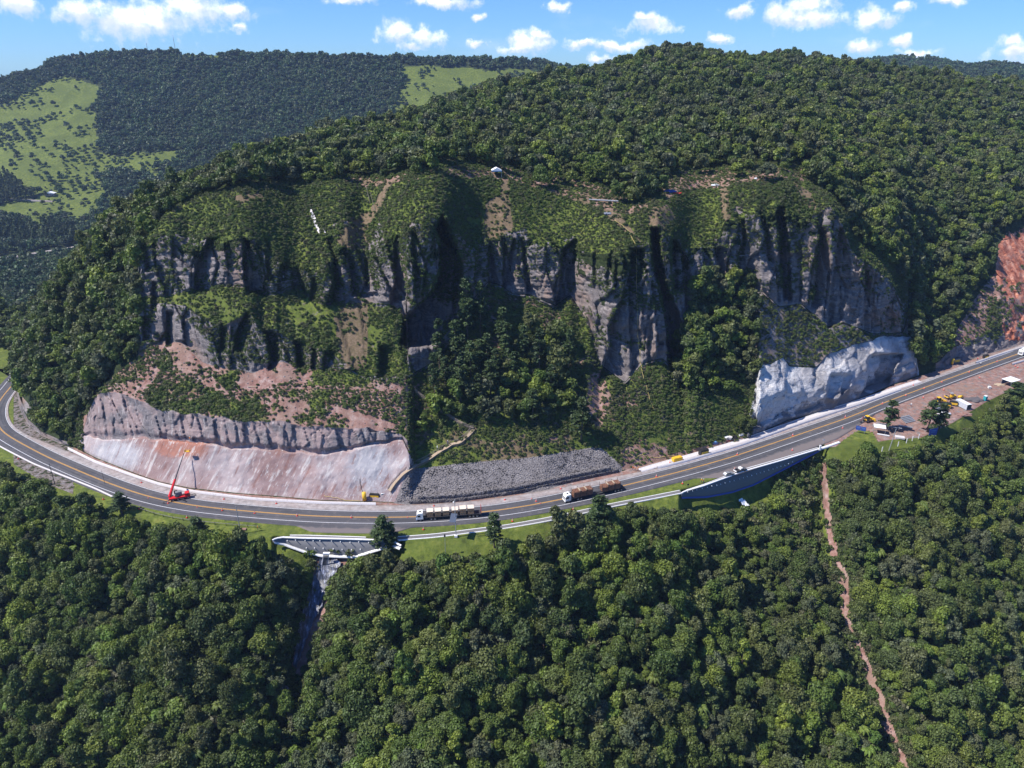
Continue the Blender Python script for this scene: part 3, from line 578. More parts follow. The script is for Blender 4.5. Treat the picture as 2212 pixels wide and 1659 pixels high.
m = between(6.6, 12) & (Ug > 2010) & inpoly(Ug+5*n2, Vg, P((2050,740),(2075,700),(2110,640),(2150,590),(2165,500),(2420,420),(2420,700),(2130,760))); tree[m] = 0; soil[m] = 1; dry[m] = .25; bush[m] = .12; grass[m] = 0
m = inpoly(Ug, Vg, P((2128,720),(2135,640),(2160,650),(2162,720),(2150,745))); bush[m] = 1
rock[between(6, 7) & (Ug > 2020)] = 1; rock[between(6, 7) & (Ug < 150) & (Ug > 34)] = 1
for dx_ in (-12, 0, 12):
    for dy_ in (0, -20, -40): tree[inpoly(Ug+dx_, Vg+dy_, REDB) & between(6, 16)] = 0
tree[between(4, 6.5)] = 0; tree[(Ug < 28) & (RBg < 15) & (RBg > 6)] = 0; grass[(Ug < 28) & (RBg > 6)] = 1
push_r = 0; redc = ((n1+.5*n2 > -.22) & inpoly(Ug+9*n1, Vg+9*n2, P((2158,530),(2175,500),(2420,470),(2420,720),(2172,735),(2165,700),(2185,690),(2172,640),(2152,600))) & between(6, 16)).astype(float); soil[redc > 0] = 1; rock[redc > 0] = 0; tree[redc > 0] = 0; bush[redc > 0] = 0; dry[redc > 0] = 0
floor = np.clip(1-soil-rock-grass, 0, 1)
# --- split the sheet into objects
def sub_mesh(name, fmask, mat, label=None, cat=None, kind=None, attrs=True):
    idx = np.arange(NR*NU).reshape(NR, NU); q = np.stack([idx[:-1, :-1], idx[:-1, 1:], idx[1:, 1:], idx[1:, :-1]], -1)[fmask]
    used = np.unique(q); rm = np.full(NR*NU, -1, np.int64); rm[used] = np.arange(len(used))
    co = np.stack([Xg.ravel()[used], Yg.ravel()[used], Zg.ravel()[used]], 1)
    me = np_mesh(name, co, rm[q], True)
    one = np.ones(len(used))
    attr(me, 'wa', np.stack([rock.ravel()[used], soil.ravel()[used], grass.ravel()[used], 1-redc.ravel()[used]], 1))
    attr(me, 'wb', np.stack([floor.ravel()[used], grav.ravel()[used], dry.ravel()[used], one], 1))
    if name == 'sprayed_concrete_wall':
        uu, vv = Ug.ravel()[used], Vg.ravel()[used]
        pale = np.exp(-((uu-250)/70)**2-((vv-985)/45)**2)*1.1+np.exp(-((uu-800)/70)**2-((vv-1000)/60)**2)*.9+.35*sm(vv, 1010, 1075)
        red = np.exp(-((uu-390)/70)**2-((vv-965)/28)**2)*1.2
        attr(me, 'wc', np.stack([pale, red, one*0, one], 1))
    o = link(name, me, mat); tag(o, label, cat, kind=kind); return o
FR = RB[:-1, None]*np.ones(NU-1)[None, :]; FU = Ug[:-1, :-1]; FV = Vg[:-1, :-1]; UC = np.repeat((US[:-1]+1.25)[None, :], NR-1, 0)
EDG = np.interp(FV, [985, 1084], [891, 852]); f_pink = (FR >= 6) & (FR < 7) & (UC > 166) & (FU < EDG)
f_band = (FR >= 7) & (FR < 8) & (UC > 172) & (UC < 893)
f_white = (FR >= 6) & (FR < 7.6) & (UC > 1612) & (UC < 1986)
f_fill = (FR >= 6) & (FR < 7) & (FU >= EDG) & (UC < 1345)
f_rest = ~(f_pink | f_band | f_white | f_fill)
f_cliff = f_rest & (FR >= 9) & (FR < 13) & (UC > 297) & (UC < 1963)
f_ground = f_rest & ~f_cliff
sub_mesh('ground', f_ground, M['ground'], kind='structure')
sub_mesh('cliff', f_cliff, M['ground'], kind='structure')
sub_mesh('sprayed_concrete_wall', f_pink, M['pink'], 'pinkish sloping wall of sprayed concrete with pale drip streaks behind the red crane', 'slope wall')
sub_mesh('rock_band', f_band, M['band'], 'jagged grey columnar rock band running along the top of the pinkish sprayed wall', 'rock face')
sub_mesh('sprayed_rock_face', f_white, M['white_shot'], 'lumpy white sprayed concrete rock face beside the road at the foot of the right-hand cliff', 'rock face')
sub_mesh('rubble_bank', f_fill, M['ground'], kind='structure')
#@@FAR
VF = np.array([760, 700, 640, 590, 555, 500, 450, 400, 340, 300, 240, 200, 165, 130, 100]); 
fY = lambda v: np.interp(-v, [-900, -800, -700, -555, -450, -340, -240, -165, -100], [360, 410, 500, 760, 950, 1100, 1230, 1340, 1420])
c_sky = curve([(-300,250),(0,170),(50,152),(90,145),(115,125),(210,110),(325,105),(450,107),(600,112),(850,119),(1100,122),(1156,125),(1200,133),(1250,142),(1400,190),(1500,220)])
FU_ = np.arange(-220, 1420, 5.0); NF = 220; NFU = len(FU_)
vs = c_sky(FU_)+11; tt = np.linspace(0, 1, NF)[:, None]**.9
Vf = 860*(1-tt)+vs[None, :]*tt; Yf = fY(Vf); Zf = CH+kk(Vf)*Yf
Yf = np.vstack([Yf, Yf[-1]+60, Yf[-1]+300]); Zf = np.vstack([Zf, Zf[-1]-10, Zf[-1]-120]); Zf = np.minimum(Zf, 220)
nn = np.zeros_like(Zf); Xf = (FU_[None, :]-1106)/CF*(Yf*math.cos(CP)-(Zf-CH)*math.sin(CP))
ridge_n = fbm(Xf/170, Yf/260, Xf*0, 101, 4); edge0 = np.minimum(1, np.arange(NF+2)[::-1]/40.)[:, None]
Zf += 16*ridge_n*edge0*np.clip((Yf-600)/300, 0, 1)+1.5*fbm(Xf/30, Yf/30, Xf*0, 102, 3)
Uf, Vf, _ = project(Xf, Yf, Zf)
idx = np.arange((NF+2)*NFU).reshape(NF+2, NFU); q = np.stack([idx[:-1, :-1], idx[:-1, 1:], idx[1:, 1:], idx[1:, :-1]], -1).reshape(-1, 4)
PAST = [P((75,190),(150,170),(207,184),(205,205),(200,240),(222,262),(205,300),(205,325),(255,338),(310,332),(390,326),(400,340),(345,360),(330,385),(250,375),(225,390),(235,420),(215,440),(140,420),(80,420),(-250,425),(-250,210),(0,235),(40,215)),
        P((-250,435),(-20,440),(85,425),(140,415),(220,430),(215,462),(160,485),(60,485),(-20,465),(-250,470)),
        P((858,139),(905,143),(960,148),(1060,150),(1140,152),(1200,160),(1100,178),(1010,190),(960,215),(930,235),(905,262),(850,262),(845,235),(880,190),(865,165)), P((380,112),(470,112),(480,122),(400,130)), P((60,470),(110,470),(125,520),(95,520))]
fg_ = np.zeros_like(Zf); fn = fbm(Xf/22, Yf/22, Xf*0, 110, 4)
fn3 = fbm(Xf/60, Yf/60, Xf*0, 111, 3)
for g in PAST: fg_[inpoly(Uf+14*fn+22*fn3, Vf+8*fn+7*fn3, g)] = 1
fg_[(Uf < 40) & (Vf > 690)] = 1
far_bare = np.abs(Vf-np.interp(Uf, [-60, 0, 50, 119, 177, 230], [566, 562, 556, 547, 537, 525])) < 9
PINES = [P((-100,490),(62,490),(80,530),(-100,530)), P((88,494),(150,502),(172,530),(98,532)), P((-100,388),(20,386),(46,410),(58,440),(-100,446))]
conif = np.zeros_like(Zf)
for g in PINES: conif[inpoly(Uf, Vf, g)] = 1
me = np_mesh('far_hills', np.stack([Xf.ravel(), Yf.ravel(), Zf.ravel()], 1), q, True)
one = np.ones(Xf.size); attr(me, 'wa', np.stack([one*0, one*0, fg_.ravel(), one], 1)); attr(me, 'wb', np.stack([1-fg_.ravel(), one*0, np.clip(fn.ravel()*.9, 0, .5)*fg_.ravel(), one], 1))
tag(link('far_hills', me, M['ground']), kind='structure')
# farther hills at the right, behind the skyline
c_sky2 = curve([(1500,175),(1800,140),(1926,122),(2031,131),(2065,137),(2096,142),(2136,136),(2181,138),(2212,146),(2500,160)])
U2 = np.arange(1500, 2460, 6.0); a_ = []
for Y2, dv in ((1150, 160), (1500, 30), (1700, 7), (1800, 20), (2300, 200)):
    v = c_sky2(U2)+dv; z = CH+kk(v)*Y2; z = z if Y2 < 1750 else a_[2][:, 2]-(Y2-1700)*.2; dp = Y2*math.cos(CP)-(z-CH)*math.sin(CP); a_.append(np.stack([(U2-1106)/CF*dp, np.full(len(U2), float(Y2)), z], 1))
A2 = np.array(a_); rows = []
for i in range(4):
    for j in range(12): rows.append(A2[i]*(1-j/12)+A2[i+1]*(j/12))
A2 = np.array(rows); n2_, m2_ = A2.shape[:2]; idx = np.arange(n2_*m2_).reshape(n2_, m2_); q = np.stack([idx[:-1, :-1], idx[:-1, 1:], idx[1:, 1:], idx[1:, :-1]], -1).reshape(-1, 4)
me = np_mesh('distant_hills', A2.reshape(-1, 3), q, True); one = np.ones(A2.shape[0]*A2.shape[1]); attr(me, 'wa', np.stack([one*0, one*0, one*0, one], 1)); attr(me, 'wb', np.stack([one, one*0, one*0, one], 1))
tag(link('distant_hills', me, M['ground']), kind='structure')
# low land all the way round, out to the horizon, so that no side of the scene ends in nothing
g = np.array([(-9000, -3000, -260), (9000, -3000, -260), (9000, 15000, -260), (-9000, 15000, -260)], float)
me = np_mesh('valley_land', g, [[0, 1, 2, 3]]); attr(me, 'wa', [[0, 0, 0, 1]]*4); attr(me, 'wb', [[1, 0, 0, 1]]*4); tag(link('valley_land', me, M['ground']), kind='structure')

#@@TREES
def crown(seed, R_=3.8, H_=4.2, zc=6.2, lobes=9, nq=1800, qs=.55, up=-.25, flat=1.0, lr=(.38, .6)):
    r = np.random.default_rng(seed)
    th = r.uniform(0, 2*np.pi, lobes); ph = r.uniform(-.5, 1., lobes); rr = r.uniform(.35, .75, lobes)
    C = np.stack([np.cos(th)*rr*R_*np.sqrt(1-np.clip(ph, 0, 1)**2*.8), np.sin(th)*rr*R_*np.sqrt(1-np.clip(ph, 0, 1)**2*.8), zc+ph*H_*.62*flat], 1)
    C[0] = (0, 0, zc+H_*.45); rad = r.uniform(lr[0], lr[1], lobes)*R_
    wts = rad**2/np.sum(rad**2); k = r.choice(lobes, nq, p=wts)
    d = r.normal(size=(nq, 3)); d[:, 2] += .35; d /= np.linalg.norm(d, axis=1)[:, None]; d[:, 2] = np.maximum(d[:, 2], up); d /= np.linalg.norm(d, axis=1)[:, None]
    bump = 1+.22*np.sin(d[:, 0]*9+k)*np.sin(d[:, 1]*8+k*2)
    pc = C[k]+d*rad[k][:, None]*(bump*r.uniform(.72, 1.08, nq))[:, None]*np.array([1, 1, .85*flat])
    return quads(r, pc, d, qs)
def quads(r, pc, d, qs, jit=.55, asp=.65):
    nq = len(pc); nrm = d+r.normal(size=(nq, 3))*jit; nrm /= np.linalg.norm(nrm, axis=1)[:, None]
    a = np.cross(nrm, r.normal(size=(nq, 3))); a /= np.linalg.norm(a, axis=1)[:, None]; b = np.cross(nrm, a)
    s_ = (qs*r.uniform(.55, 1.3, nq))[:, None]
    # a leaf spray: a bent diamond of four corners
    V = np.stack([pc-a*s_, pc-b*s_*asp+nrm*s_*.25, pc+a*s_, pc+b*s_*asp-nrm*s_*.15], 1).reshape(-1, 3)
    return V, np.arange(nq*4).reshape(-1, 4)
def pine(seed, H_=15., R_=3.0, nq=2200, qs=.42):
    r = np.random.default_rng(seed); nb = 60; zb = r.uniform(.22, 1, nb)*H_; th = r.uniform(0, 2*np.pi, nb)
    ln = R_*(1-(zb/H_-.22)/.8)**.8*r.uniform(.6, 1.1, nb)+.35
    k = r.integers(0, nb, nq); t = r.uniform(.15, 1, nq)**.6
    pc = np.stack([np.cos(th[k])*ln[k]*t, np.sin(th[k])*ln[k]*t, zb[k]+t*ln[k]*.12-.1], 1)+r.normal(size=(nq, 3))*np.array([.28, .28, .2])
    d = np.stack([np.cos(th[k])*.3, np.sin(th[k])*.3, np.ones(nq)], 1); return quads(r, pc, d, qs, .5, .45)
def fern(seed, zc=5., R_=3.0, nf=11):
    r = np.random.default_rng(seed); V = []; F = []
    for i in range(nf):
        th = i*2*np.pi/nf+r.uniform(-.2, .2); L_ = R_*r.uniform(.8, 1.1); d = np.array([math.cos(th), math.sin(th), 0]); n = np.array([-math.sin(th), math.cos(th), 0])
        for j in range(6):
            t0, t1 = j/6, (j+1)/6; z0 = zc+.9*math.sin(t0*2.6)*1.2-t0*t0*1.2; z1 = zc+.9*math.sin(t1*2.6)*1.2-t1*t1*1.2; w0, w1 = .55*math.sin(.25+t0*2.6), .55*math.sin(.25+t1*2.6)*(1 if j < 5 else .1)
            for sgn in (-1, 1):
                b = len(V); V += [d*L_*t0+[0, 0, z0], d*L_*t1+[0, 0, z1], d*L_*t1+n*sgn*w1+[0, 0, z1-.25], d*L_*t0+n*sgn*w0+[0, 0, z0-.25]]; F.append([b, b+1, b+2, b+3])
    return np.array(V, float), np.array(F)
def bush_q(seed, R_=1.0, nq=170, qs=.3):
    return crown(seed, R_, R_*.9, R_*.35, 4, nq, qs, -.1, 1., (.45, .75))
def trunk_mesh(name, h, r0, limbs=3, seed=0, lean=.3):
    r = random.Random(seed); bm = bmesh.new()
    def tube(p0, p1, a, b, n=7, seg=4):
        prev = None; d = (p1-p0)
        q = d.to_track_quat('Z', 'Y')
        for i in range(seg+1):
            t = i/seg; c = p0+d*t+Vector((math.sin(t*3+seed)*.12*h/8, math.cos(t*2.3+seed)*.1*h/8, 0))*t; rr = a+(b-a)*t
            ring = [bm.verts.new(c+q @ Vector((math.cos(2*math.pi*k/n)*rr, math.sin(2*math.pi*k/n)*rr, 0))) for k in range(n)]
            if prev:
                for k in range(n): bm.faces.new((prev[k], prev[(k+1) % n], ring[(k+1) % n], ring[k]))
            prev = ring
        bm.faces.new(prev)
    top = Vector((r.uniform(-lean, lean), r.uniform(-lean, lean), h)); tube(Vector((0, 0, -1.2)), top, r0, r0*.35)
    for i in range(limbs):
        a = r.uniform(0, 6.28); z = h*r.uniform(.5, .85); st = top*(z/h); tube(st, st+Vector((math.cos(a)*h*.22, math.sin(a)*h*.22, h*.2)), r0*.45, r0*.15, 5, 3)
    me = bpy.data.meshes.new(name); bm.to_mesh(me); bm.free(); me.materials.append(M['bark']); return me
def leafmesh(name, VF, mat):
    me = np_mesh(name, VF[0], VF[1]); me.materials.append(mat); return me
KN = []   # near kinds: (crown mesh, trunk mesh, kind name, adjective)
for i in range(4): KN.append((leafmesh('crown', crown(100+i, 3.7+.5*i, 5.2, 5.6, 14+5*i, 3700, .38, lr=(.2, .5)), M['leaf']), trunk_mesh('trunk', 7.5, .26, 3, i), 'broadleaf'))
for i in range(2): KN.append((leafmesh('crown', crown(120+i, 3.1, 9.0, 6.6, 24, 3500, .38, lr=(.25, .5)), M['leaf']), trunk_mesh('trunk', 9.5, .24, 3, 5+i), 'tall'))
KN.append((leafmesh('crown', crown(130, 4.8, 4.6, 6.0, 26, 3600, .34, lr=(.18, .36)), M['leaf_grey']), trunk_mesh('trunk', 7.8, .28, 4, 9), 'silvery'))
KN.append((leafmesh('crown', crown(131, 3.2, 3.6, 5.0, 8, 1700, .5), M['leaf_bright']), trunk_mesh('trunk', 6, .2, 3, 10), 'bright'))
KN.append((leafmesh('crown', fern(140), M['leaf_bright']), trunk_mesh('trunk', 5.2, .16, 0, 11, .1), 'fern'))
KM = [leafmesh('mid_crown', crown(200+i, 3.6+.5*(i % 3), 5.2+(i % 2)*2.5, 5.4, 12, 900, .68, lr=(.25, .5)), M['leaf']) for i in range(5)]+[leafmesh('mid_crown', crown(210, 4.2, 4.2, 6.2, 12, 700, .8, lr=(.3, .45)), M['leaf_grey'])]
KF = [leafmesh('far_crown', crown(300+i, 4.6+.5*i, 5.0, 5.4, 7, 170, 1.5), M['leaf_far']) for i in range(4)]
KS = [leafmesh('shrub', bush_q(400+i, .9+.1*i, 200, .27), M['shrub']) for i in range(4)]
KP = leafmesh('crown', pine(500), M['leaf_dark']); KPt = trunk_mesh('trunk', 14.2, .26, 0, 3, .15)
def protos(name, meshes):
    c = bpy.data.collections.new(name)
    for i, m in enumerate(meshes):
        o = bpy.data.objects.new(m.name, m); c.objects.link(o)
    return c
def scatter(name, pts, coll, label, cat, nvar):
    """one 'stuff' object: geometry nodes put a plant on every point"""
    me = bpy.data.meshes.new(name); A = np.asarray(pts, np.float32); me.vertices.add(len(A)); me.vertices.foreach_set('co', A[:, :3].ravel())
    for nm, k in (('s', 3), ('r', 4), ('k', 5), ('h', 6)): fattr(me, nm, A[:, k])
    o = link(name, me); tag(o, label, cat, kind='stuff')
    ng = bpy.data.node_groups.new(name, 'GeometryNodeTree'); ng.interface.new_socket('Geometry', in_out='INPUT', socket_type='NodeSocketGeometry'); ng.interface.new_socket('Geometry', in_out='OUTPUT', socket_type='NodeSocketGeometry')
    n = ng.nodes; L_ = ng.links; gi = n.new('NodeGroupInput'); go = n.new('NodeGroupOutput'); ip = n.new('GeometryNodeInstanceOnPoints'); ci = n.new('GeometryNodeCollectionInfo')
    m2p = n.new('GeometryNodeMeshToPoints'); L_.new(gi.outputs[0], m2p.inputs['Mesh'])
    ci.inputs['Collection'].default_value = coll; ci.inputs['Separate Children'].default_value = True; ci.inputs['Reset Children'].default_value = True
    def na(nm, typ='FLOAT'):
        a = n.new('GeometryNodeInputNamedAttribute'); a.data_type = typ; a.inputs['Name'].default_value = nm; return a.outputs['Attribute']
    cr = n.new('ShaderNodeCombineXYZ'); L_.new(na('r'), cr.inputs[2]); cs = n.new('ShaderNodeCombineXYZ'); s_ = na('s'); L_.new(s_, cs.inputs[0]); L_.new(s_, cs.inputs[1]); L_.new(na('h'), cs.inputs[2])
    L_.new(m2p.outputs[0], ip.inputs['Points']); L_.new(ci.outputs[0], ip.inputs['Instance']); ip.inputs['Pick Instance'].default_value = True
    f2i = n.new('FunctionNodeFloatToInt'); L_.new(na('k'), f2i.inputs[0]); L_.new(f2i.outputs[0], ip.inputs['Instance Index'])
    L_.new(cr.outputs[0], ip.inputs['Rotation']); L_.new(cs.outputs[0], ip.inputs['Scale']); L_.new(ip.outputs[0], go.inputs[0])
    md = o.modifiers.new('scatter', 'NODES'); md.node_group = ng; return o
def sample(X, Y, Z, U, V, w, spacing, seed, maxn=10**9, plan=True):
    """blue-noise points on a grid surface where w > 0"""
    r = np.random.default_rng(seed)
    a = np.stack([X, Y, Z], -1); e1 = a[:-1, 1:]-a[:-1, :-1]; e2 = a[1:, :-1]-a[:-1, :-1]
    cr = np.cross(e1, e2); ar = np.abs(cr[..., 2]) if plan else np.linalg.norm(cr, axis=-1)
    wt = (ar*w[:-1, :-1]).ravel(); wt[~np.isfinite(wt)] = 0; tot = wt.sum(); n = int(min(maxn*2.2, 2.4*tot/spacing**2)); k = r.choice(len(wt), n, p=wt/tot)
    i, j = np.unravel_index(k, (X.shape[0]-1, X.shape[1]-1)); s, t = r.uniform(size=n), r.uniform(size=n)
    pt = a[i, j]+e1[i, j]*s[:, None]+e2[i, j]*t[:, None]
    cells = {}; keep = []; g = spacing
    K = np.floor(pt/g).astype(int)
    for m in range(n):
        x, y, z = K[m]; ok = True
        for dx_ in (-1, 0, 1):
            for dy_ in (-1, 0, 1):
                for dz_ in ((-1, 0, 1) if not plan else (0,)):
                    q_ = cells.get((x+dx_, y+dy_, (z+dz_) if not plan else 0))
                    if q_ is not None:
                        for c_ in q_:
                            dd = pt[m]-pt[c_]
                            if dd[0]**2+dd[1]**2+(0 if plan else dd[2]**2) < g*g*.62: ok = False; break
                    if not ok: break
                if not ok: break
            if not ok: break
        if ok: cells.setdefault((x, y, z if not plan else 0), []).append(m); keep.append(m)
    return pt[keep]
def feats(pt, r, smin, smax, nk, hj=.2, probs=None):
    n = len(pt); s = r.uniform(smin, smax, n)*(1+.25*fbm(pt[:, 0]/25, pt[:, 1]/25, pt[:, 0]*0, 7, 2)); k = r.choice(nk, n, p=probs)
    return np.column_stack([pt, s, r.uniform(0, 6.28, n), k, s*r.uniform(1-hj, 1+hj, n)])
def vis(U, V, m=140): return (U > -m-40) & (U < 2212+m+40) & (V > -200) & (V < 1659+220)
rr = np.random.default_rng(5)
# foreground forest: the 300 that show largest are things of their own, the rest one mass
fgm = (RBg < 4.8)*tree*vis(Ug, Vg); ptf = sample(Xg, Yg, Zg, Ug, Vg, fgm, 3.3, 61, plan=False)
F = feats(ptf, rr, .38, 1.05, 9, .35, [.14, .14, .13, .12, .12, .12, .10, .08, .05])
uu, vv, dd = project(F[:, 0], F[:, 1], F[:, 2]+6); big = np.where((uu > 0) & (uu < 2212) & (vv < 1650) & (vv > 0), F[:, 3]/dd, 0); order = np.argsort(-big)
def row(v): return 'near the bottom edge' if v > 1500 else ('in the lower rows' if v > 1370 else ('in the middle rows' if v > 1240 else 'along the upper edge'))
def size(s): return 'big' if s > .95 else ('middling' if s > .8 else 'smallish')
def side(u, v):
    if u < 420: a = 'at the far left'
    elif u < 700: a = 'just left of the black sheeting gully'
    elif u < 1130: a = 'just right of the black sheeting gully'
    elif u < 1790: a = 'left of the red soil gully'
    else: a = 'right of the red soil gully'
    return a
ADJ = {'broadleaf': 'round green broadleaf tree', 'tall': 'tall vine-clad tree', 'silvery': 'greyish green tree', 'bright': 'fresh yellow-green tree', 'fern': 'tree fern'}
TN = {'broadleaf': 'broadleaf_tree', 'tall': 'vine_covered_tree', 'silvery': 'grey_leaved_tree', 'bright': 'young_tree', 'fern': 'tree_fern'}
def put_tree(kind, x, y, z, s, h, rot, label, group, name=None, cat='tree'):
    cm, tm, kn = KN[kind] if isinstance(kind, int) else (KP, KPt, 'pine')
    e = bpy.data.objects.new(name or TN.get(kn, 'pine_tree'), None); COL.objects.link(e); e.location = (x, y, z); e.rotation_euler = (0, 0, rot); e.scale = (s, s, h); e.empty_display_size = .5
    tag(e, label, cat, group)
    link_copy('crown', cm, e); link_copy('trunk', tm, e); return e
def link_copy(name, me, parent):
    o = bpy.data.objects.new(name, me); COL.objects.link(o); o.parent = parent; return o
NIND = 300
for i in order[:NIND]:
    x, y, z, s, ro, k, h = F[i]; kn = KN[int(k)][2]; sd_ = side(uu[i], vv[i])
    put_tree(int(k), x, y, z-.4, s, h, ro, '%s %s %s %s' % (size(s), ADJ[kn], row(vv[i]), sd_), '%s trees %s' % (kn, sd_))
nearK = protos('near_kinds', [a[0] for a in KN])
scatter('forest', F[order[NIND:]], nearK, 'dense mixed green forest filling the slope below the road', 'forest', 9)
ug = (RBg < 4.8)*tree*vis(Ug, Vg); ptu = sample(Xg, Yg, Zg, Ug, Vg, ug, 2.3, 68, plan=False)
# hillside and plateau forests behind the road
hm = (RBg > 6.0)*(RBg < 15.95)*tree*vis(Ug, Vg); pth = sample(Xg, Yg, Zg, Ug, Vg, hm, 3.6, 62, plan=False)
H2 = feats(pth, rr, .4, 1.0, 6, .3, [.18, .18, .17, .16, .16, .15])
scatter('hillside_forest', H2, protos('mid_kinds', KM), 'dense dark forest covering the hill behind and beside the cliffs', 'forest', 6)
# far forest
fm = (1-fg_)*(1-conif)*(~far_bare)*vis(Uf, Vf); ptw = sample(Xf, Yf, Zf, Uf, Vf, fm, 6.0, 63)
u3, v3, _ = project(ptw[:, 0], ptw[:, 1], ptw[:, 2]); ptw = ptw[(v3 < c_ridge(u3)+70)]
Fw = feats(ptw, rr, .6, 1.0, 4); far_c = protos('far_kinds', KF)
# scattered trees and clumps in the pastures
fm2 = fg_*vis(Uf, Vf)*sm(fn, .12, .45); ptp = sample(Xf, Yf, Zf, Uf, Vf, fm2+fg_*.02*vis(Uf, Vf)+.9*fg_*vis(Uf, Vf)*((fn3 > .16) & (Vf > 235)), 9, 64); Fp = feats(ptp, rr, .22, .85, 4)
ptc = sample(Xf, Yf, Zf, Uf, Vf, conif*(~far_bare)*1.0, 5.2, 69); KPf = leafmesh('far_conifer', pine(510, 15, 3.0, 330, 1.0), M['leaf_dark']); scatter('conifer_plantation', feats(ptc, rr, .8, 1.15, 1), protos('far_conifers', [KPf]), 'dark conifer plantations in the valley at the left edge', 'plantation', 1)
scatter('far_forest', np.vstack([Fw, Fp]), far_c, 'bluish distant forest on the mountain and in the valley at the left', 'forest', 4)
X2, Y2_, Z2 = A2[..., 0], A2[..., 1], A2[..., 2]; U2_, V2_, _ = project(X2, Y2_, Z2); m2 = np.ones_like(X2)*(V2_ < 200)*(np.arange(X2.shape[0]) < 30)[:, None]
pt2 = sample(X2, Y2_, Z2, U2_, V2_, m2, 10, 65); scatter('distant_forest', feats(pt2, rr, .9, 1.3, 4), far_c, 'thin line of conifer plantation on the farthest hills at the right', 'forest', 4)
# shrubs on the cliffs and banks
bm_ = bush*vis(Ug, Vg)*(RBg > 4)*(RBg < 13.4); pts = sample(Xg, Yg, Zg, Ug, Vg, bm_, .84, 66, plan=False)
print('COUNTS fg', len(F), 'hill', len(H2), 'far', len(Fw), 'shrubs', len(pts))
sh_c = protos('shrub_kinds', KS); scatter('shrubs', feats(pts, rr, .26, .9, 4, .35)*np.array([1, 1, 1, 1, 1, 1, .75]), sh_c, 'low green creepers and shrubs covering the cliff tops, ledges and banks', 'shrubs', 4)
bm_ = bush*vis(Ug, Vg)*(RBg < 4.9); pts = sample(Xg, Yg, Zg, Ug, Vg, bm_, 1.35, 67, plan=False); scatter('bank_shrubs', feats(pts, rr, .5, 2.0, 4), sh_c, 'low shrubs along the grassy bank below the road', 'shrubs', 4)
scatter('undergrowth', feats(ptu, rr, 1.2, 2.6, 4), sh_c, 'tangled green undergrowth between the trees below the road', 'undergrowth', 4)
#@@OBJECTS
def q(x, y): return x/1.1573, y/1.1573                      # 2560 frame -> reference frame
def G(x, y, z=0.0): return onz(*q(x, y), z)
_UV = np.stack([Ug, Vg], -1)
def surf(u, v, lo=0.0, hi=16.0):
    d = (Ug-u)**2+(Vg-v)**2; d = np.where((RBg >= lo) & (RBg <= hi), d, 1e9); i, j = np.unravel_index(np.argmin(d), d.shape)
    return Vector((Xg[i, j], Yg[i, j], Zg[i, j]))
def surff(u, v):
    d = (Uf-u)**2+(Vf-v)**2; i, j = np.unravel_index(np.argmin(d), d.shape); return Vector((Xf[i, j], Yf[i, j], Zf[i, j]))
def S2(x, y, lo=0.0, hi=16.0): return surf(*q(x, y), lo, hi)
class MB:
    """collects primitives into ONE mesh"""
    def __init__(s): s.bm = bmesh.new(); s.m = Matrix()
    def box(s, c, d, rz=0.0, ry=0.0, rx=0.0, bev=0.0, taper=1.0):
        r = bmesh.ops.create_cube(s.bm, size=1.0); vs = r['verts']
        for v in vs:
            if v.co.z > 0: v.co.x *= taper; v.co.y *= taper
        T = Matrix.Translation(c) @ Matrix.Rotation(rz, 4, 'Z') @ Matrix.Rotation(ry, 4, 'Y') @ Matrix.Rotation(rx, 4, 'X') @ Matrix.Diagonal((d[0], d[1], d[2], 1))
        bmesh.ops.transform(s.bm, matrix=T, verts=vs)
        if bev: bmesh.ops.bevel(s.bm, geom=list({e for v in vs for e in v.link_edges}), offset=bev, segments=2, affect='EDGES')
        return s
    def cyl(s, p0, p1, r0, r1=None, n=14, caps=True):
        p0, p1 = Vector(p0), Vector(p1); r1 = r0 if r1 is None else r1; d = p1-p0
        r = bmesh.ops.create_cone(s.bm, cap_ends=caps, segments=n, radius1=r0, radius2=max(r1, 1e-4), depth=d.length)
        T = Matrix.Translation((p0+p1)/2) @ d.to_track_quat('Z', 'Y').to_matrix().to_4x4(); bmesh.ops.transform(s.bm, matrix=T, verts=r['verts']); return s
    def path(s, pts, r, n=6):
        for a, b in zip(pts[:-1], pts[1:]): s.cyl(a, b, r, r, n)
        return s
    def prism(s, prof, y0, y1, plane='XZ'):
        """profile in x-z swept along y"""
        a = [s.bm.verts.new((x, y0, z)) for x, z in prof]; b = [s.bm.verts.new((x, y1, z)) for x, z in prof]; n = len(prof)
        s.bm.faces.new(a); s.bm.faces.new(b[::-1])
        for i in range(n): s.bm.faces.new((a[i], b[i], b[(i+1) % n], a[(i+1) % n]))
        return s
    def build(s, name, mat, parent=None, smooth=False):
        bmesh.ops.recalc_face_normals(s.bm, faces=s.bm.faces)
        me = bpy.data.meshes.new(name); s.bm.to_mesh(me); s.bm.free()
        if smooth:
            for p in me.polygons: p.use_smooth = True
        return link(name, me, mat, parent)
def thing(name, loc, rz, label, cat, group=None):
    e = bpy.data.objects.new(name, None); COL.objects.link(e); e.location = loc; e.rotation_euler = (0, 0, rz); e.empty_display_size = .5; return tag(e, label, cat, group)
def kids(o): return [c for c in COL.objects if c.parent == o]
def dup(o, loc, rz, label=None, par=None, sc=None):
    c = o.copy(); COL.objects.link(c)
    if par is not None: c.parent = par
    else: c.location = loc; c.rotation_euler = (0, 0, rz)
    if label: c['label'] = label
    for k in kids(o): dup(k, None, 0, None, c)
    return c
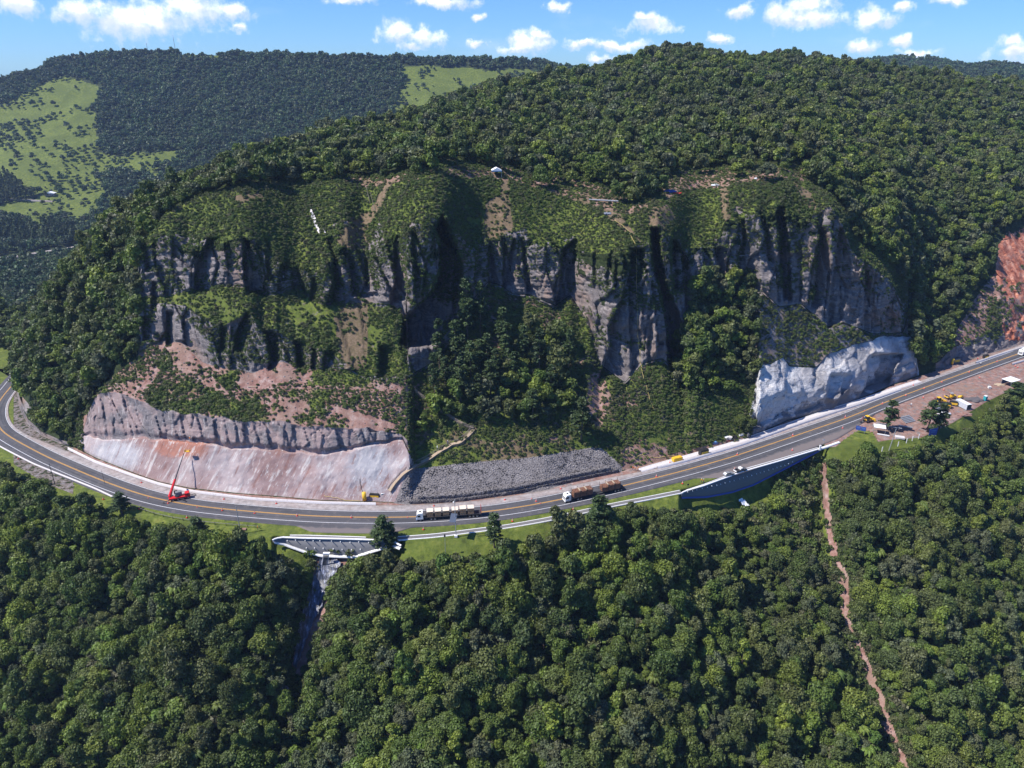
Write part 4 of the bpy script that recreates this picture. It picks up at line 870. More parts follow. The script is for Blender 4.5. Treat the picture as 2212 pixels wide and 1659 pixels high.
for nm, col, ro, me_ in (('white_paint', (.78, .78, .77), .45, 0), ('concrete', (.42, .39, .37), .85, 0), ('pale_concrete', (.62, .58, .57), .8, 0), ('white_coping', (.82, .81, .80), .7, 0), ('red_paint', (.62, .02, .025), .4, 0), ('dark_red', (.30, .015, .02), .5, 0),
    ('black', (.02, .02, .022), .5, 0), ('rubber', (.025, .025, .025), .85, 0), ('glass_dark', (.02, .026, .035), .12, 0), ('steel', (.30, .31, .33), .45, .6), ('dark_steel', (.07, .07, .078), .5, .4), ('yellow_paint', (.78, .47, .03), .45, 0), ('teal', (.03, .36, .40), .5, 0),
    ('blue_plastic', (.035, .10, .30), .4, 0), ('blue_lid', (.13, .27, .52), .4, 0), ('silver', (.42, .43, .45), .35, .5), ('dark_grey_paint', (.12, .12, .13), .35, .2), ('cone_orange', (.68, .07, .035), .55, 0), ('cone_white', (.78, .76, .74), .5, 0), ('skin', (.42, .24, .16), .6, 0), ('navy', (.03, .05, .13), .8, 0),
    ('tshirt_white', (.72, .72, .72), .8, 0), ('hi_vis', (.75, .20, .03), .7, 0), ('red_cloth', (.5, .04, .04), .8, 0), ('canvas_white', (.86, .87, .88), .7, 0), ('grey_pipe', (.21, .23, .27), .5, 0), ('galv', (.48, .49, .50), .5, .5), ('shot_grey', (.19, .19, .20), .85, 0), ('wall_slate', (.155, .15, .148), .85, 0),
    ('wood', (.44, .34, .24), .85, 0), ('wood_grey', (.30, .25, .21), .9, 0), ('red_soil', (.33, .11, .07), .95, 0), ('tarp_blue', (.03, .07, .32), .5, 0), ('cont_grey', (.58, .62, .68), .5, .1), ('rope_yellow', (.62, .47, .16), .7, 0), ('roof_tin', (.38, .30, .28), .6, .2), ('panel', (.09, .11, .15), .25, .2), ('gravel_dark', (.11, .10, .105), .95, 0)):
    M[nm] = mat_simple(nm, col, ro, me_, .3 if ro > .4 else .12)
def mat_road():
    m, t = new_mat('asphalt'); p = pos(t); off = t.n('ShaderNodeAttribute', attribute_name='off').outputs['Fac']; al = t.n('ShaderNodeAttribute', attribute_name='along').outputs['Fac']
    sv = t.n('ShaderNodeCombineXYZ', inp={0: t.math('MULTIPLY', al, .02), 1: t.math('MULTIPLY', off, 1.3), 2: 0.}).outputs[0]
    st = t.noise(sv, 1.0, 5, .6); n = t.noise(p, .4, 5, .6); n2 = t.noise(p, 3., 3, .7)
    trk = t.math('COSINE', t.math('MULTIPLY', t.math('ABSOLUTE', off), 3.49))     # wheel tracks every 1.8 m
    c = t.ramp(st, [(.3, (.058, .058, .066)), (.5, (.082, .080, .088)), (.7, (.112, .108, .112))])
    c = t.mix(t.math('MULTIPLY', t.sstep(trk, .1, 1.), .30), c, (.045, .045, .052))
    c = t.mix(t.math('MULTIPLY', t.sstep(n, .50, .72), .5), c, (.17, .15, .142)); c = t.mix(t.math('MULTIPLY', t.sstep(t.noise(t.n('ShaderNodeCombineXYZ', inp={0: t.math('MULTIPLY', al, .035), 1: t.math('MULTIPLY', off, .35), 2: 3.}).outputs[0], 1., 2), .60, .63), .55), c, (.048, .048, .054))
    c = t.mix(t.sstep(t.math('ADD', t.math('MULTIPLY', off, -1.), t.math('MULTIPLY', t.math('SUBTRACT', n, .5), 3.)), 6.2, 7.2), c, (.165, .14, .135))
    pbr(t, c, .85, n2, .2, .05, .3); return m
def mat_shoulder():
    m, t = new_mat('dusty_concrete'); p = pos(t); n = t.noise(p, .5, 6, .7); n2 = t.noise(p, .1, 3)
    c = t.ramp(n, [(.3, (.20, .175, .168)), (.5, (.31, .275, .265)), (.72, (.46, .42, .405))]); c = t.mix(t.math('MULTIPLY', t.sstep(n2, .45, .65), .3), c, (.28, .18, .145)); pbr(t, c, .9, n, .2, .05); return m
M['asphalt'] = mat_road(); M['shoulder'] = mat_shoulder()
M['mark_white'] = mat_simple('line_white', (.62, .62, .64), .7, 0, .5, .3, 4, (.25, .24, .24)); M['mark_yellow'] = mat_simple('line_yellow', (.62, .33, .07), .7, 0, .45, .3, 4, (.3, .22, .15))
def arr(pts): return np.array([[p[0], p[1]] for p in pts], float)
def resample(P_, st, smooth_=0):
    P_ = np.asarray(P_, float); d = np.r_[0, np.cumsum(np.linalg.norm(np.diff(P_, axis=0), axis=1))]; n = max(2, int(d[-1]/st)+1); t = np.linspace(0, d[-1], n)
    Q = np.stack([np.interp(t, d, P_[:, k]) for k in range(P_.shape[1])], 1)
    if smooth_:
        a0, a1 = Q[0].copy(), Q[-1].copy(); Q = smooth1(Q, smooth_, 0); Q[0] = a0; Q[-1] = a1
    return Q
YEL = [(-40,905),(0,931),(41,955),(103,988),(172,1018),(240,1046),(319,1073),(400,1090),(481,1099.5),(605,1110),(694,1115.8),(830,1118),(920,1116),(1034,1107.8),(1123,1095.8),(1217,1077.8),(1342,1050.5),(1469,1019),(1586,985.8),(1698,948),(1832,902.3),(1910,869.6),(2041,820.8),(2153,780.5),(2212,760)]
yw = [onz(*p) for p in YEL]; yw = [Vector((-247.5, 336.6, 0)), Vector((-243.5, 327.9, 0)), Vector((-240.5, 315, 0)), Vector((-236, 303, 0)), Vector((-228, 290, 0))]+yw[1:]
d_ = (yw[0]-yw[1]).normalized(); yw = [yw[0]+Vector((4, 60, 0)), yw[0]+Vector((-2, 25, 0))]+yw
e_ = (yw[-1]-yw[-2]).normalized(); yw += [yw[-1]+e_*60+Vector((0, 4, 0)), yw[-1]+e_*150+Vector((0, 15, 0))]
RC = resample(arr(yw), 2.0, 3.5)
def normals(Q):
    t = np.gradient(Q, axis=0); t /= np.linalg.norm(t, axis=1)[:, None]; return t, np.stack([-t[:, 1], t[:, 0]], 1)
RT, RN = normals(RC); RD = np.r_[0, np.cumsum(np.linalg.norm(np.diff(RC, axis=0), axis=1))]; RU = project(RC[:, 0], RC[:, 1], RC[:, 0]*0)[0]
def at_road(u, off):
    """point and heading on the road at the picture column u (past the left bend)"""
    i = int(np.argmin(np.where(np.arange(len(RC)) > 30, abs(RU-u), 1e9))); p = RC[i]+RN[i]*off; return Vector((p[0], p[1], 0)), math.atan2(RT[i, 1], RT[i, 0])
def ribbon(name, Q, oa, ob, z, mat, parent=None, n=2, skirt=0.0, zs=None):
    T_, N_ = normals(Q); L_ = len(Q); oa = np.broadcast_to(oa, L_); ob = np.broadcast_to(ob, L_); V = []; OF = []; AL = []
    dd = np.r_[0, np.cumsum(np.linalg.norm(np.diff(Q, axis=0), axis=1))]
    ts = np.linspace(0, 1, n); prof = [(t, 0) for t in ts]
    if skirt: prof = [(0, -skirt)]+prof+[(1, -skirt)]
    zz = np.zeros(L_) if zs is None else zs
    for t, dz_ in prof:
        o = oa*(1-t)+ob*t; V.append(np.column_stack([Q+N_*o[:, None], zz+z+dz_])); OF.append(o); AL.append(dd)
    K = len(prof); V = np.array(V).reshape(-1, 3); idx = np.arange(K*L_).reshape(K, L_)
    F_ = np.stack([idx[:-1, :-1], idx[:-1, 1:], idx[1:, 1:], idx[1:, :-1]], -1).reshape(-1, 4)
    me = np_mesh(name, V, F_); fattr(me, 'off', np.array(OF).ravel()); fattr(me, 'along', np.array(AL).ravel()); return link(name, me, mat, parent)
xs = RC[:, 0]
near_off = np.interp(xs, [-245, -120, -72, -66, -40, -34, 58, 66, 76, 130, 146, 160, 400], [-5.6, -6.0, -6.3, -9.4, -9.4, -6.3, -6.3, -6.4, -11.3, -10.9, -7.5, -4.6, -4.6]); near_off[:25] = -5.6
tag(ribbon('road', RC, near_off, 3.85, 0.0, M['asphalt'], None, 14, .25), kind='structure')
tag(ribbon('road_shoulder', RC[22:], 3.85, np.interp(RC[22:, 0], [-240, -205, -190, -160, 10, 40, 60, 400], [4.5, 5.2, 6.8, 7.4, 7.6, 7.0, 5.6, 6.4]), -.004, M['shoulder'], None, 4, .25), kind='structure')
for nm, a, b in (('edge_line', 3.5, 3.72), ('edge_line', -3.72, -3.5)): tag(ribbon(nm, RC, a, b, .006, M['mark_white']), kind='structure')
for a, b in ((.07, .25), (-.25, -.07)): tag(ribbon('centre_line', RC, a, b, .006, M['mark_yellow']), kind='structure')
# ---------------------------------------------------------------- barriers, walls, drains
def jersey(pts, label, mat='pale_concrete', h=.95, gap=3.0, name='concrete_barrier'):
    Q = resample(arr([G(*p) for p in pts]), 1.5, 1.5); T_, N_ = normals(Q); prof = [(-.33, 0), (-.33, .08), (-.17, .3), (-.11, h), (.11, h), (.17, .3), (.33, .08), (.33, 0)]
    V = np.array([np.column_stack([Q+N_*o, np.full(len(Q), z)]) for o, z in prof]).reshape(-1, 3); K, L_ = len(prof), len(Q); idx = np.arange(K*L_).reshape(K, L_)
    F_ = np.stack([idx[:-1, :-1], idx[:-1, 1:], idx[1:, 1:], idx[1:, :-1]], -1).reshape(-1, 4); me = np_mesh(name, V, F_); o = link(name, me, M[mat]); tag(o, label, 'barrier', 'concrete barriers along the road'); return o
jersey([(171,1123),(238,1156),(338,1192),(398,1212),(477,1230),(596,1245),(640,1250),(803,1259),(940,1262)], 'long white concrete barrier at the foot of the pinkish sprayed wall')
jersey([(1643,1171),(1660,1168),(1716,1154),(1857,1113),(1987,1066),(2063,1040),(2150,1012),(2251,976)], 'concrete barrier below the white sprayed rock face and the blue tanks')
jersey([(2439,908),(2500,887),(2580,862),(2680,830)], 'concrete barrier beside the road at the right edge in front of the grey rubble')
jersey([(2529,912),(2580,897),(2680,862)], 'concrete barrier end on the near side of the road at the right edge')
jersey([(-20,1105),(26,1130),(85,1160),(160,1190),(240,1222),(288,1245)], 'low pale kerb along the lower left edge of the road', 'pale_concrete', .35, name='kerb')
def apron(pts, w, label, mat='pale_concrete', z=.12, name='concrete_gutter'):
    Q = resample(arr([G(*p) for p in pts]), 2.0, 1.5); T_, N_ = normals(Q); e = thing(name, (0, 0, 0), 0, label, 'gutter')
    ribbon('slab', Q, -w/2, w/2, z, M[mat], e, 2, .3); ribbon('raised_edge', Q, w/2+.003, w/2+.2, z+.14, M['white_coping'], e, 2, .4); return e
apron([(1600,1177),(1660,1159),(1716,1144),(1857,1103),(1987,1057),(2063,1031),(2150,1003),(2251,968),(2300,953)], 2.3, 'broad pale concrete gutter between the right-hand barrier and the white rock face')
# drains along the near side: two white kerbs and a dark bed
def drain(pts, label):
    Q = resample(arr([G(*p) for p in pts]), 2.0, 1.5); e = thing('drainage_channel', (0, 0, 0), 0, label, 'drain')
    ribbon('bed', Q, -.85, .85, -.02, M['wall_slate'], e, 2, .4)
    for a, b in ((-1.02, -.853), (.853, 1.02)): ribbon('kerb_edge', Q, a, b, .12, M['white_coping'], e, 2, .5)
drain([(992,1346),(1090,1339),(1190,1325.5),(1256,1318),(1360,1300),(1444,1282),(1531,1262),(1616,1246),(1702,1229)], 'long roadside drain with two white kerbs between the lawn and the road')
def retaining(name, top, bot, label, mat, anchors, foot, thick=.5, foot_w=.8):
    if foot == 'tarp_blue': foot_w = .35
    """vertical wall under the road edge: face, coping, footing strip and white anchor heads"""
    e = thing(name, (0, 0, 0), 0, label, 'retaining wall')
    T2 = resample(arr([q(*p) for p in top]), 6.0); bu = np.interp(T2[:, 0], arr([q(*p) for p in bot])[:, 0], arr([q(*p) for p in bot])[:, 1])
    A_ = [onz(u, v) for u, v in T2]; B_ = [Vector((a.x, a.y, min(-.3, CH+kk(b)*a.y))) for a, b in zip(A_, bu)]
    n = len(A_); V = []; F_ = []
    for a, b in zip(A_, B_): V += [a, b]
    for a, b in zip(A_, B_): V += [a+Vector((0, thick, 0)), b+Vector((0, thick, 0))]
    for i in range(n-1):
        F_.append([2*i, 2*i+1, 2*i+3, 2*i+2]); k = 2*n; F_.append([2*i+2, k+2*i+2, k+2*i, 2*i])
    F_.append([0, 2*n, 2*n+1, 1]); F_.append([2*n-2, 2*n-1, 4*n-1, 4*n-2])
    me = np_mesh('wall_face', V, F_); link('wall_face', me, M[mat], e)
    Q = np.array([[a.x, a.y] for a in A_]); ribbon('coping', Q, -.22, .28, .18, M['white_coping'], e, 2, .35)
    Qb = np.array([[b.x, b.y] for b in B_]); zs = np.array([b.z for b in B_]); ribbon('footing', Qb, -foot_w, -.004, .12, M[foot], e, 2, .6, zs)
    for (x, y) in anchors:
        u, v = q(x, y); i = int(np.argmin(abs(T2[:, 0]-u))); Yw = A_[i].y; p = Vector((0, Yw, CH+kk(v)*Yw)); dp = Yw*math.cos(CP)-(p.z-CH)*math.sin(CP); p.x = (u-1106)/CF*dp
        N_ = Vector((0, -1, 0)); MB().cyl(p+Vector((0, .02, 0)), p+N_*.45, .17, .15, 10).build('anchor_head', M['white_coping'], e)
    return e
z2 = lambda a, x0=640, y0=1200, s=5.53: [(x0+x/s, y0+y/s) for x, y in a]
w1 = retaining('retaining_wall', [(681,1351),(690,1346),(707,1343),(760,1345),(860,1347),(922,1349),(960,1351),(984,1354),(1003,1364)],
  [(681,1354),(707,1357),(730,1366),(757,1376),(797,1386),(840,1388),(884,1389),(911,1381),(956,1368),(984,1362),(1003,1369)],
  'grey retaining wall with white coping and two rows of white anchors above the lawn', 'shot_grey',
  z2([(435,835),(550,825),(682,832),(793,835),(886,835),(1047,840),(1170,850),(1303,858),(1423,852),(698,937),(812,937),(932,942),(1070,950),(1193,957),(1323,962),(1444,955),(1560,860)]), 'white_coping')
w2 = retaining('retaining_wall', [(1704,1233),(1712,1228),(1760,1214),(1859,1178),(1950,1152),(2048,1122)],
  [(1704,1243),(1770,1241),(1835,1229),(1889,1211),(1944,1182),(2048,1126)],
  'long dark slate retaining wall with one row of white anchors and blue foot sheet below the lay-by', 'wall_slate',
  z2([(362,870),(418,857),(467,845),(530,829),(589,815),(640,801),(697,792),(742,780),(792,767),(848,752),(899,740),(961,720),(1004,707),(1048,693),(1100,680),(1155,664),(1200,650),(1243,636),(1296,620),(1345,607),(1390,590),(1436,575),(1481,565),(1524,546),(1571,525)], 1640, 1040, 4.608), 'tarp_blue')
for pts, lab in (([(725,1338),(760,1338),(860,1341),(915,1343)], 'gutter along the top of the grey retaining wall with a white outer edge'), ([(1716,1225),(1760,1211),(1859,1173),(1950,1147),(2044,1119)], 'gutter along the top of the slate retaining wall with a thin white edge')):
    Q = resample(arr([G(*p) for p in pts]), 2.0); e = thing('wall_gutter', (0, 0, 0), 0, lab, 'gutter'); ribbon('gutter_bed', Q, -.8, -.1, .012, M['wall_slate'], e, 2, .2); ribbon('gutter_edge', Q, -.08, .12, .13, M['white_coping'], e, 2, .3)
for pts, lab, wd in (([(2046,1123),(2070,1116),(2098,1106)], 'white sloping concrete beam running on from the slate retaining wall over the grass', .9),):
    Q = resample(arr([G(*p) for p in pts]), 1.5); tag(ribbon('concrete_beam', Q, -wd/2, wd/2, .35, M['white_coping'], None, 2, .8), lab, 'beam')
tag(MB().box(G(2050,1125)+Vector((0, .3, .9)), (.7, .6, 2.2), bev=.04).build('end_post', M['white_coping']), 'short white concrete post at the right end of the slate retaining wall', 'post')
# gabion wall at the foot of the rubble bank
def gabion():
    pts = [(1024,1260),(1080,1258),(1140,1254.5),(1231,1243),(1300,1233),(1427,1205.5),(1500,1190),(1546,1181)]; Q = resample(arr([G(*p) for p in pts]), 1.0, 1.5); T_, N_ = normals(Q)
    e = thing('gabion_wall', (0, 0, 0), 0, 'long low wall of dark stone gabions below the grey rubble bank', 'gabion wall')
    for k, (o, z0, z1) in enumerate(((0.0, -.2, 1.25), (.45, 1.253, 2.7))):
        a = 0 if k == 0 else 3; Qk = Q[a:len(Q)-a]; Nk = N_[a:len(Q)-a]; rows = []
        for (oo, z) in ((o, z0), (o, (z0+z1)/2), (o, z1), (o+.6, z1), (o+1.2, z1)):
            r_ = np.column_stack([Qk+Nk*oo, np.full(len(Qk), z)]); rows.append(r_+.09*RNG.normal(size=r_.shape))
        V = np.array(rows).reshape(-1, 3); K, L_ = len(rows), len(Qk); idx = np.arange(K*L_).reshape(K, L_); F_ = np.stack([idx[:-1, :-1], idx[:-1, 1:], idx[1:, 1:], idx[1:, :-1]], -1).reshape(-1, 4)
        F_ = np.vstack([F_, [[idx[0, 0], idx[2, 0], idx[3, 0], idx[4, 0]], [idx[0, -1], idx[4, -1], idx[3, -1], idx[2, -1]]]])
        link('stone_course', np_mesh('stone_course', V, F_), M['gabion'], e)
def mat_stone(name, a, b, c_, s=1.6):
    m, t = new_mat(name); p = pos(t); v = t.n('ShaderNodeTexVoronoi', inp={'Vector': p, 'Scale': s}); n = t.noise(p, 2., 4, .7); rnd = t.n('ShaderNodeObjectInfo').outputs['Random']
    k = t.math('ADD', t.math('MULTIPLY', t.n('ShaderNodeSeparateColor', inp={0: v.outputs['Color']}).outputs[0], .5), t.math('MULTIPLY', t.math('ADD', n, rnd), .3))
    c = t.ramp(k, [(.2, a), (.5, b), (.8, c_)]); c = t.mix(t.sstep(v.outputs['Distance'], .45, .75), c, (.04, .037, .037)); pbr(t, c, .9, t.math('MULTIPLY', v.outputs['Distance'], -1.), .8, .3); return m
M['gabion'] = mat_stone('gabion_stone', (.10, .09, .092), (.165, .15, .15), (.24, .22, .215), 2.2)
M['stone'] = mat_stone('broken_stone', (.12, .108, .108), (.19, .172, .17), (.32, .295, .285), .3)
gabion()
def stone(seed, flat=.7):
    r = random.Random(seed); bm = bmesh.new(); bmesh.ops.create_icosphere(bm, subdivisions=1, radius=1)
    for v in bm.verts: v.co *= r.uniform(.7, 1.15); v.co.z *= flat
    me = bpy.data.meshes.new('stone'); bm.to_mesh(me); bm.free(); me.materials.append(M['stone']); return me
fillm = ((RBg >= 6.02) & (RBg < 7.0) & (Ug > np.interp(Vg, [985, 1084], [891, 852])+4) & (Ug < 1340)).astype(float); ps = sample(Xg, Yg, Zg, Ug, Vg, fillm, .66, 71, plan=False)
st_c = protos('stone_kinds', [stone(i) for i in range(4)]); scatter('rubble', feats(ps, rr, .2, .46, 4)*np.array([1, 1, 1, 1, 1, 1, .8]), st_c, 'bank of loose grey broken rock between the pinkish wall and the red slope', 'rubble', 4)
rb = (between(8, 9) & (Ug > 200) & (Ug < 890)).astype(float)*(1-bush*.8); ps = sample(Xg, Yg, Zg, Ug, Vg, rb, 1.9, 72, plan=False); scatter('boulders', feats(ps, rr, .1, .45, 4), st_c, 'scattered pale boulders on the red bench above the rock band', 'boulders', 4)
# ---------------------------------------------------------------- draped sheets, steps, ropes
def drape(name, pts, mat, label, cat, off=.3, lo=0, hi=16, seg=14, cross=5, wrinkle=.25, conv=q):
    P_ = np.array([(*conv(x, y), w/1.1573) for x, y, w in pts]); P_ = resample(P_, max(2.0, np.hypot(*(P_[-1, :2]-P_[0, :2]))/60)); T_, N_ = normals(P_[:, :2]); V = []
    for i in range(len(P_)):
        for j in range(cross):
            c = P_[i, :2]+N_[i]*(j/(cross-1)*2-1)*P_[i, 2]/2; s_ = surf(c[0], c[1], lo, hi); d = (Vector((0, 0, CH))-s_).normalized(); V.append(s_+Vector((0, 0, off))+d*.15+Vector((0, 0, RNG.uniform(0, wrinkle))))
    n = len(P_); idx = np.arange(n*cross).reshape(n, cross); F_ = np.stack([idx[:-1, :-1], idx[:-1, 1:], idx[1:, 1:], idx[1:, :-1]], -1).reshape(-1, 4)
    return tag(link(name, np_mesh(name, V, F_), M[mat]), label, cat)
m_, t_ = new_mat('black_sheeting'); p_ = pos(t_); n_ = t_.noise(scale(t_, p_, (1.6, .4, .4)), 1., 5, .7); pbr(t_, t_.ramp(n_, [(.4, (.015, .016, .022)), (.55, (.07, .08, .12)), (.66, (.34, .37, .50))]), .35, n_, .8, .3, .6); M['sheeting'] = m_
drape('plastic_sheeting', [(838,1403,44),(822,1420,52),(814,1445,48),(801,1480,44),(785,1520,38),(768,1560,32),(757,1600,26),(748,1640,16),(738,1672,12)], 'sheeting', 'shiny black plastic sheeting laid down the gully below the grey retaining wall', 'sheeting', 1.1, 0, 4.9, wrinkle=.7)
drape('plastic_sheeting', [(706,1733,16),(716,1745,20),(722,1750,14)], 'sheeting', 'small scrap of black sheeting low in the gully between the trees', 'sheeting', 3.4, 0, 4.9)
drape('plastic_sheeting', [(1848,1256,8),(1858,1266,11),(1868,1276,8)], 'canvas_white', 'white sheet lying among shrubs below the slate retaining wall', 'sheeting', 1.6, 0, 4.9)
for a, w in (([(769,527,6),(774,545,12),(782,565,9),(790,585,9)], 1), ([(800,572,5),(806,590,6)], 2)):
    drape('mortar_streak', [(x+9, y+0, w_*.7) for x, y, w_ in a], 'pale_concrete', ('larger' if w == 1 else 'smaller')+' pale cement streak on the green dome above the left cliffs', 'cement streak', .35, 9, 14)
# chute below the grey retaining wall
def chute():
    a = G(816,1386, -4.6); b = S2(811,1420, 0, 5); b.z += .5; d = b-a; e = thing('drain_chute', a, 0, 'stepped concrete drain chute with pale side walls below the grey retaining wall', 'drain chute'); m = MB(); m2 = MB(); sd_ = Vector((1, 0, 0))
    for i in range(10): m.box(d*(i+.5)/10, (1.5, abs(d.y)/10+.05, .3))
    for s_ in (-1, 1): m2.prism([(0, 0)], 0, 0) if False else m2.cyl(sd_*s_*.85+Vector((0, 0, .3)), d+sd_*s_*.85+Vector((0, 0, .3)), .14, .14, 6)
    m.build('steps', M['gravel_dark'], e); m2.build('side_wall', M['pale_concrete'], e); MB().box(Vector((0, .3, .2)), (2.2, .8, .5)).build('inlet_box', M['white_coping'], e); MB().box(d+Vector((0, 0, .1)), (2.0, .4, .7)).build('end_sill', M['pale_concrete'], e)
chute()
def stairway(pts, w, label, rail=True, lo=6, hi=10):
    P_ = resample(arr([q(*p) for p in pts]), 2.2, 1); W_ = [surf(u, v, lo, hi)+Vector((0, 0, .55)) for u, v in P_]
    Z_ = smooth1(np.array([list(p) for p in W_]), 3, 0); W_ = [Vector(p) for p in Z_]; e = thing('wooden_stairway', (0, 0, 0), 0, label, 'stairway'); m = MB(); rl = MB(); ps_ = MB()
    for a, b in zip(W_[:-1], W_[1:]):
        L_ = (b-a).length; n = max(1, int(L_/.55)); yaw = math.atan2(b.y-a.y, b.x-a.x)
        for k in range(n): m.box(a.lerp(b, (k+.5)/n), (.42, w, .08), yaw)
        if rail:
            sd_ = Vector((-math.sin(yaw), math.cos(yaw), 0))*(w/2)
            rl.cyl(a+sd_+Vector((0, 0, .95)), b+sd_+Vector((0, 0, .95)), .06, .06, 5); ps_.cyl(a+sd_-Vector((0, 0, .9)), a+sd_+Vector((0, 0, 1.0)), .06, .06, 5); ps_.cyl(a-sd_-Vector((0, 0, .9)), a-sd_+Vector((0, 0, .1)), .07, .07, 5)
    m.build('steps', M['wood'], e)
    if rail: rl.build('handrail', M['wood_grey'], e); ps_.build('posts', M['wood_grey'], e)
    return e
stairway([(972,1232),(988,1208),(1008,1186),(1036,1167),(1073,1149),(1100,1130),(1125,1116),(1150,1107),(1166,1096),(1176,1085),(1184,1076)], 1.7, 'pale wooden stairway climbing between the pinkish wall and the dry bank to the landing')
stairway([(1186,1074),(1165,1066),(1145,1055),(1130,1046),(1108,1032),(1090,1021),(1075,1008),(1062,997),(1047,985),(1034,975)], 1.6, 'steeper weathered wooden stairway rising left from the landing into the shrubs', True, 7, 11)
def rope(name, pts, r, mat, label, cat, lo=6, hi=14, off=.35, conv=lambda a, b: (a, b)):
    P_ = resample(arr([conv(*p) for p in pts]), 5.0); W_ = []
    for u, v in P_: s_ = surf(u, v, lo, hi); W_.append(s_+Vector((0, 0, off))+(Vector((0, 0, CH))-s_).normalized()*off)
    return tag(MB().path(W_, r, 5).build(name, M[mat]), label, cat)
rope('rope', [(1328,477),(1342,487),(1357,499),(1366,517),(1375,536),(1375.5,627),(1378,720),(1385,799),(1403,861),(1415,890)], .07, 'rope_yellow', 'long yellow rope hanging over the tall right-hand pillar of the cliff', 'rope')
rope('rope', [(1228,792),(1234,820),(1240,849)], .07, 'rope_yellow', 'short yellow rope hanging among trees left of the tall pillar', 'rope')
rope('hose', [(1542,1133),(1565,1138),(1600,1139),(1643,1145),(1665,1142),(1688,1139)], .10, 'rope_yellow', 'yellow hose lying across the red slope towards the yellow compressor', 'hose', 6, 9, .1, q)
rope('hose', [(810,1240),(840,1245),(860,1250),(900,1252)], .08, 'rope_yellow', 'thin pale hose at the foot of the pinkish wall near the yellow silo', 'hose', 5.9, 7, .1, q)
rope('hose', [(899,1195),(902,1215),(907,1232)], .07, 'black', 'thin dark hose hanging down the sprayed wall above the yellow silo', 'hose', 6, 7, .1, q)
def trail(pts, w, label, lo, hi, mat='red_soil', conv=lambda a, b: (a, b)): return tag(drape('footpath', [(x, y, w) for x, y in pts], mat, None, None, .05, lo, hi, cross=3, wrinkle=.05, conv=conv), kind='structure')
M['red_soil'] = None; m_, t_ = new_mat('trodden_soil'); c_, h_ = soil_group(t_, pos(t_)); pbr(t_, c_, .95, h_, .3, .1, .1); M['red_soil'] = m_
trail([(350,790),(385,785),(420,805),(455,838),(490,850),(520,846)], 9, '', 8, 9); trail([(520,846),(560,838),(620,842),(680,836),(740,838),(800,843),(860,850),(888,848)], 8, '', 8, 9)
# ---------------------------------------------------------------- traffic cones
def cone_proto():
    e = thing('traffic_cone', (0, 0, 0), 0, 'x', 'traffic cone', 'traffic cones along the road')
    MB().box((0, 0, .05), (.62, .62, .1), bev=.02).build('base', M['cone_orange'], e)
    MB().cyl((0, 0, .1), (0, 0, .42), .24, .17, 12).cyl((0, 0, .60), (0, 0, .8), .125, .08, 12).cyl((0, 0, .97), (0, 0, 1.12), .055, .03, 12).build('cone_body', M['cone_orange'], e)
    m = MB().cyl((0, 0, .42), (0, 0, .6), .172, .127, 12); m.cyl((0, 0, .8), (0, 0, .97), .082, .056, 12).build('reflective_band', M['cone_white'], e); return e
C0 = cone_proto(); first = True
CONES = [(46,1147),(258.6,1248),(354,1206.8),(348,1272.5),(420.6,1258),(371,1245),(493,1268),(556,1276),(636.7,1283),(743,1289.7),(560,1248),(691,1259),(467.6,1294),(878.7,1294),(1019,1293.5),(1084.8,1265),(1058.5,1323.6),(1262,1249.5),(1281,1302.8),(1340.6,1253),(1350.6,1258.5),(1329,1247),(1402,1222),(1433,1273.6),(1640.9,1192),(1674,1157),(1843,1136.6),(1981.8,1088.8),(1980.7,1125.7),(1706,1209),(1836.4,1173.5),(2106.6,1070.4),(2113,1043),(2283,963),(2310,971.6),(2264.5,989),(2205.9,1009.6),(2161,1027),(2307.9,994.4),(2358.9,974.9),(2354.5,955.3),(2422.9,930.4),(2448.9,944.5),(2492.3,904.3),(2537.9,915.2),(2544.4,918.4)]
LM = [(260,'at the far left bend of the road'),(520,'near the red crane'),(800,'below the pinkish sprayed wall'),(1110,'near the cab of the lumber truck'),(1360,'between the two timber trucks'),(1560,'near the log truck'),(1720,'near the yellow compressor'),(1900,'near the parked pickup and blue tanks'),(2130,'above the right end of the slate retaining wall'),(2300,'below the white sprayed rock face'),(2470,'beside the works yard'),(9999,'near the white truck at the right edge')]
for i, (x, y) in enumerate(CONES):
    p = G(x, y); o = C0 if i == 0 else dup(C0, p, 0); o.location = p; o.rotation_euler = (0, 0, random.uniform(0, 1.5)); 
    dlt = np.hypot(RC[:, 0]-p.x, RC[:, 1]-p.y); j = int(np.argmin(dlt)); so = float(np.dot(RN[j], [p.x-RC[j, 0], p.y-RC[j, 1]]))
    ln = 'on the centre line' if abs(so) < 1.3 else ('on the cliff side of the road' if so > 0 else 'on the valley side of the road')
    o['label'] = 'orange and white traffic cone %s %s' % (ln, next(t for a, t in LM if x < a))
    o['label'] = ' '.join(o['label'].split()[:16])
    s_ = .62 if (x, y) in ((371,1245),(493,1268),(1019,1293.5),(1350.6,1258.5),(1329,1247),(2161,1027)) else 1.05; o.scale = (s_, s_, s_)
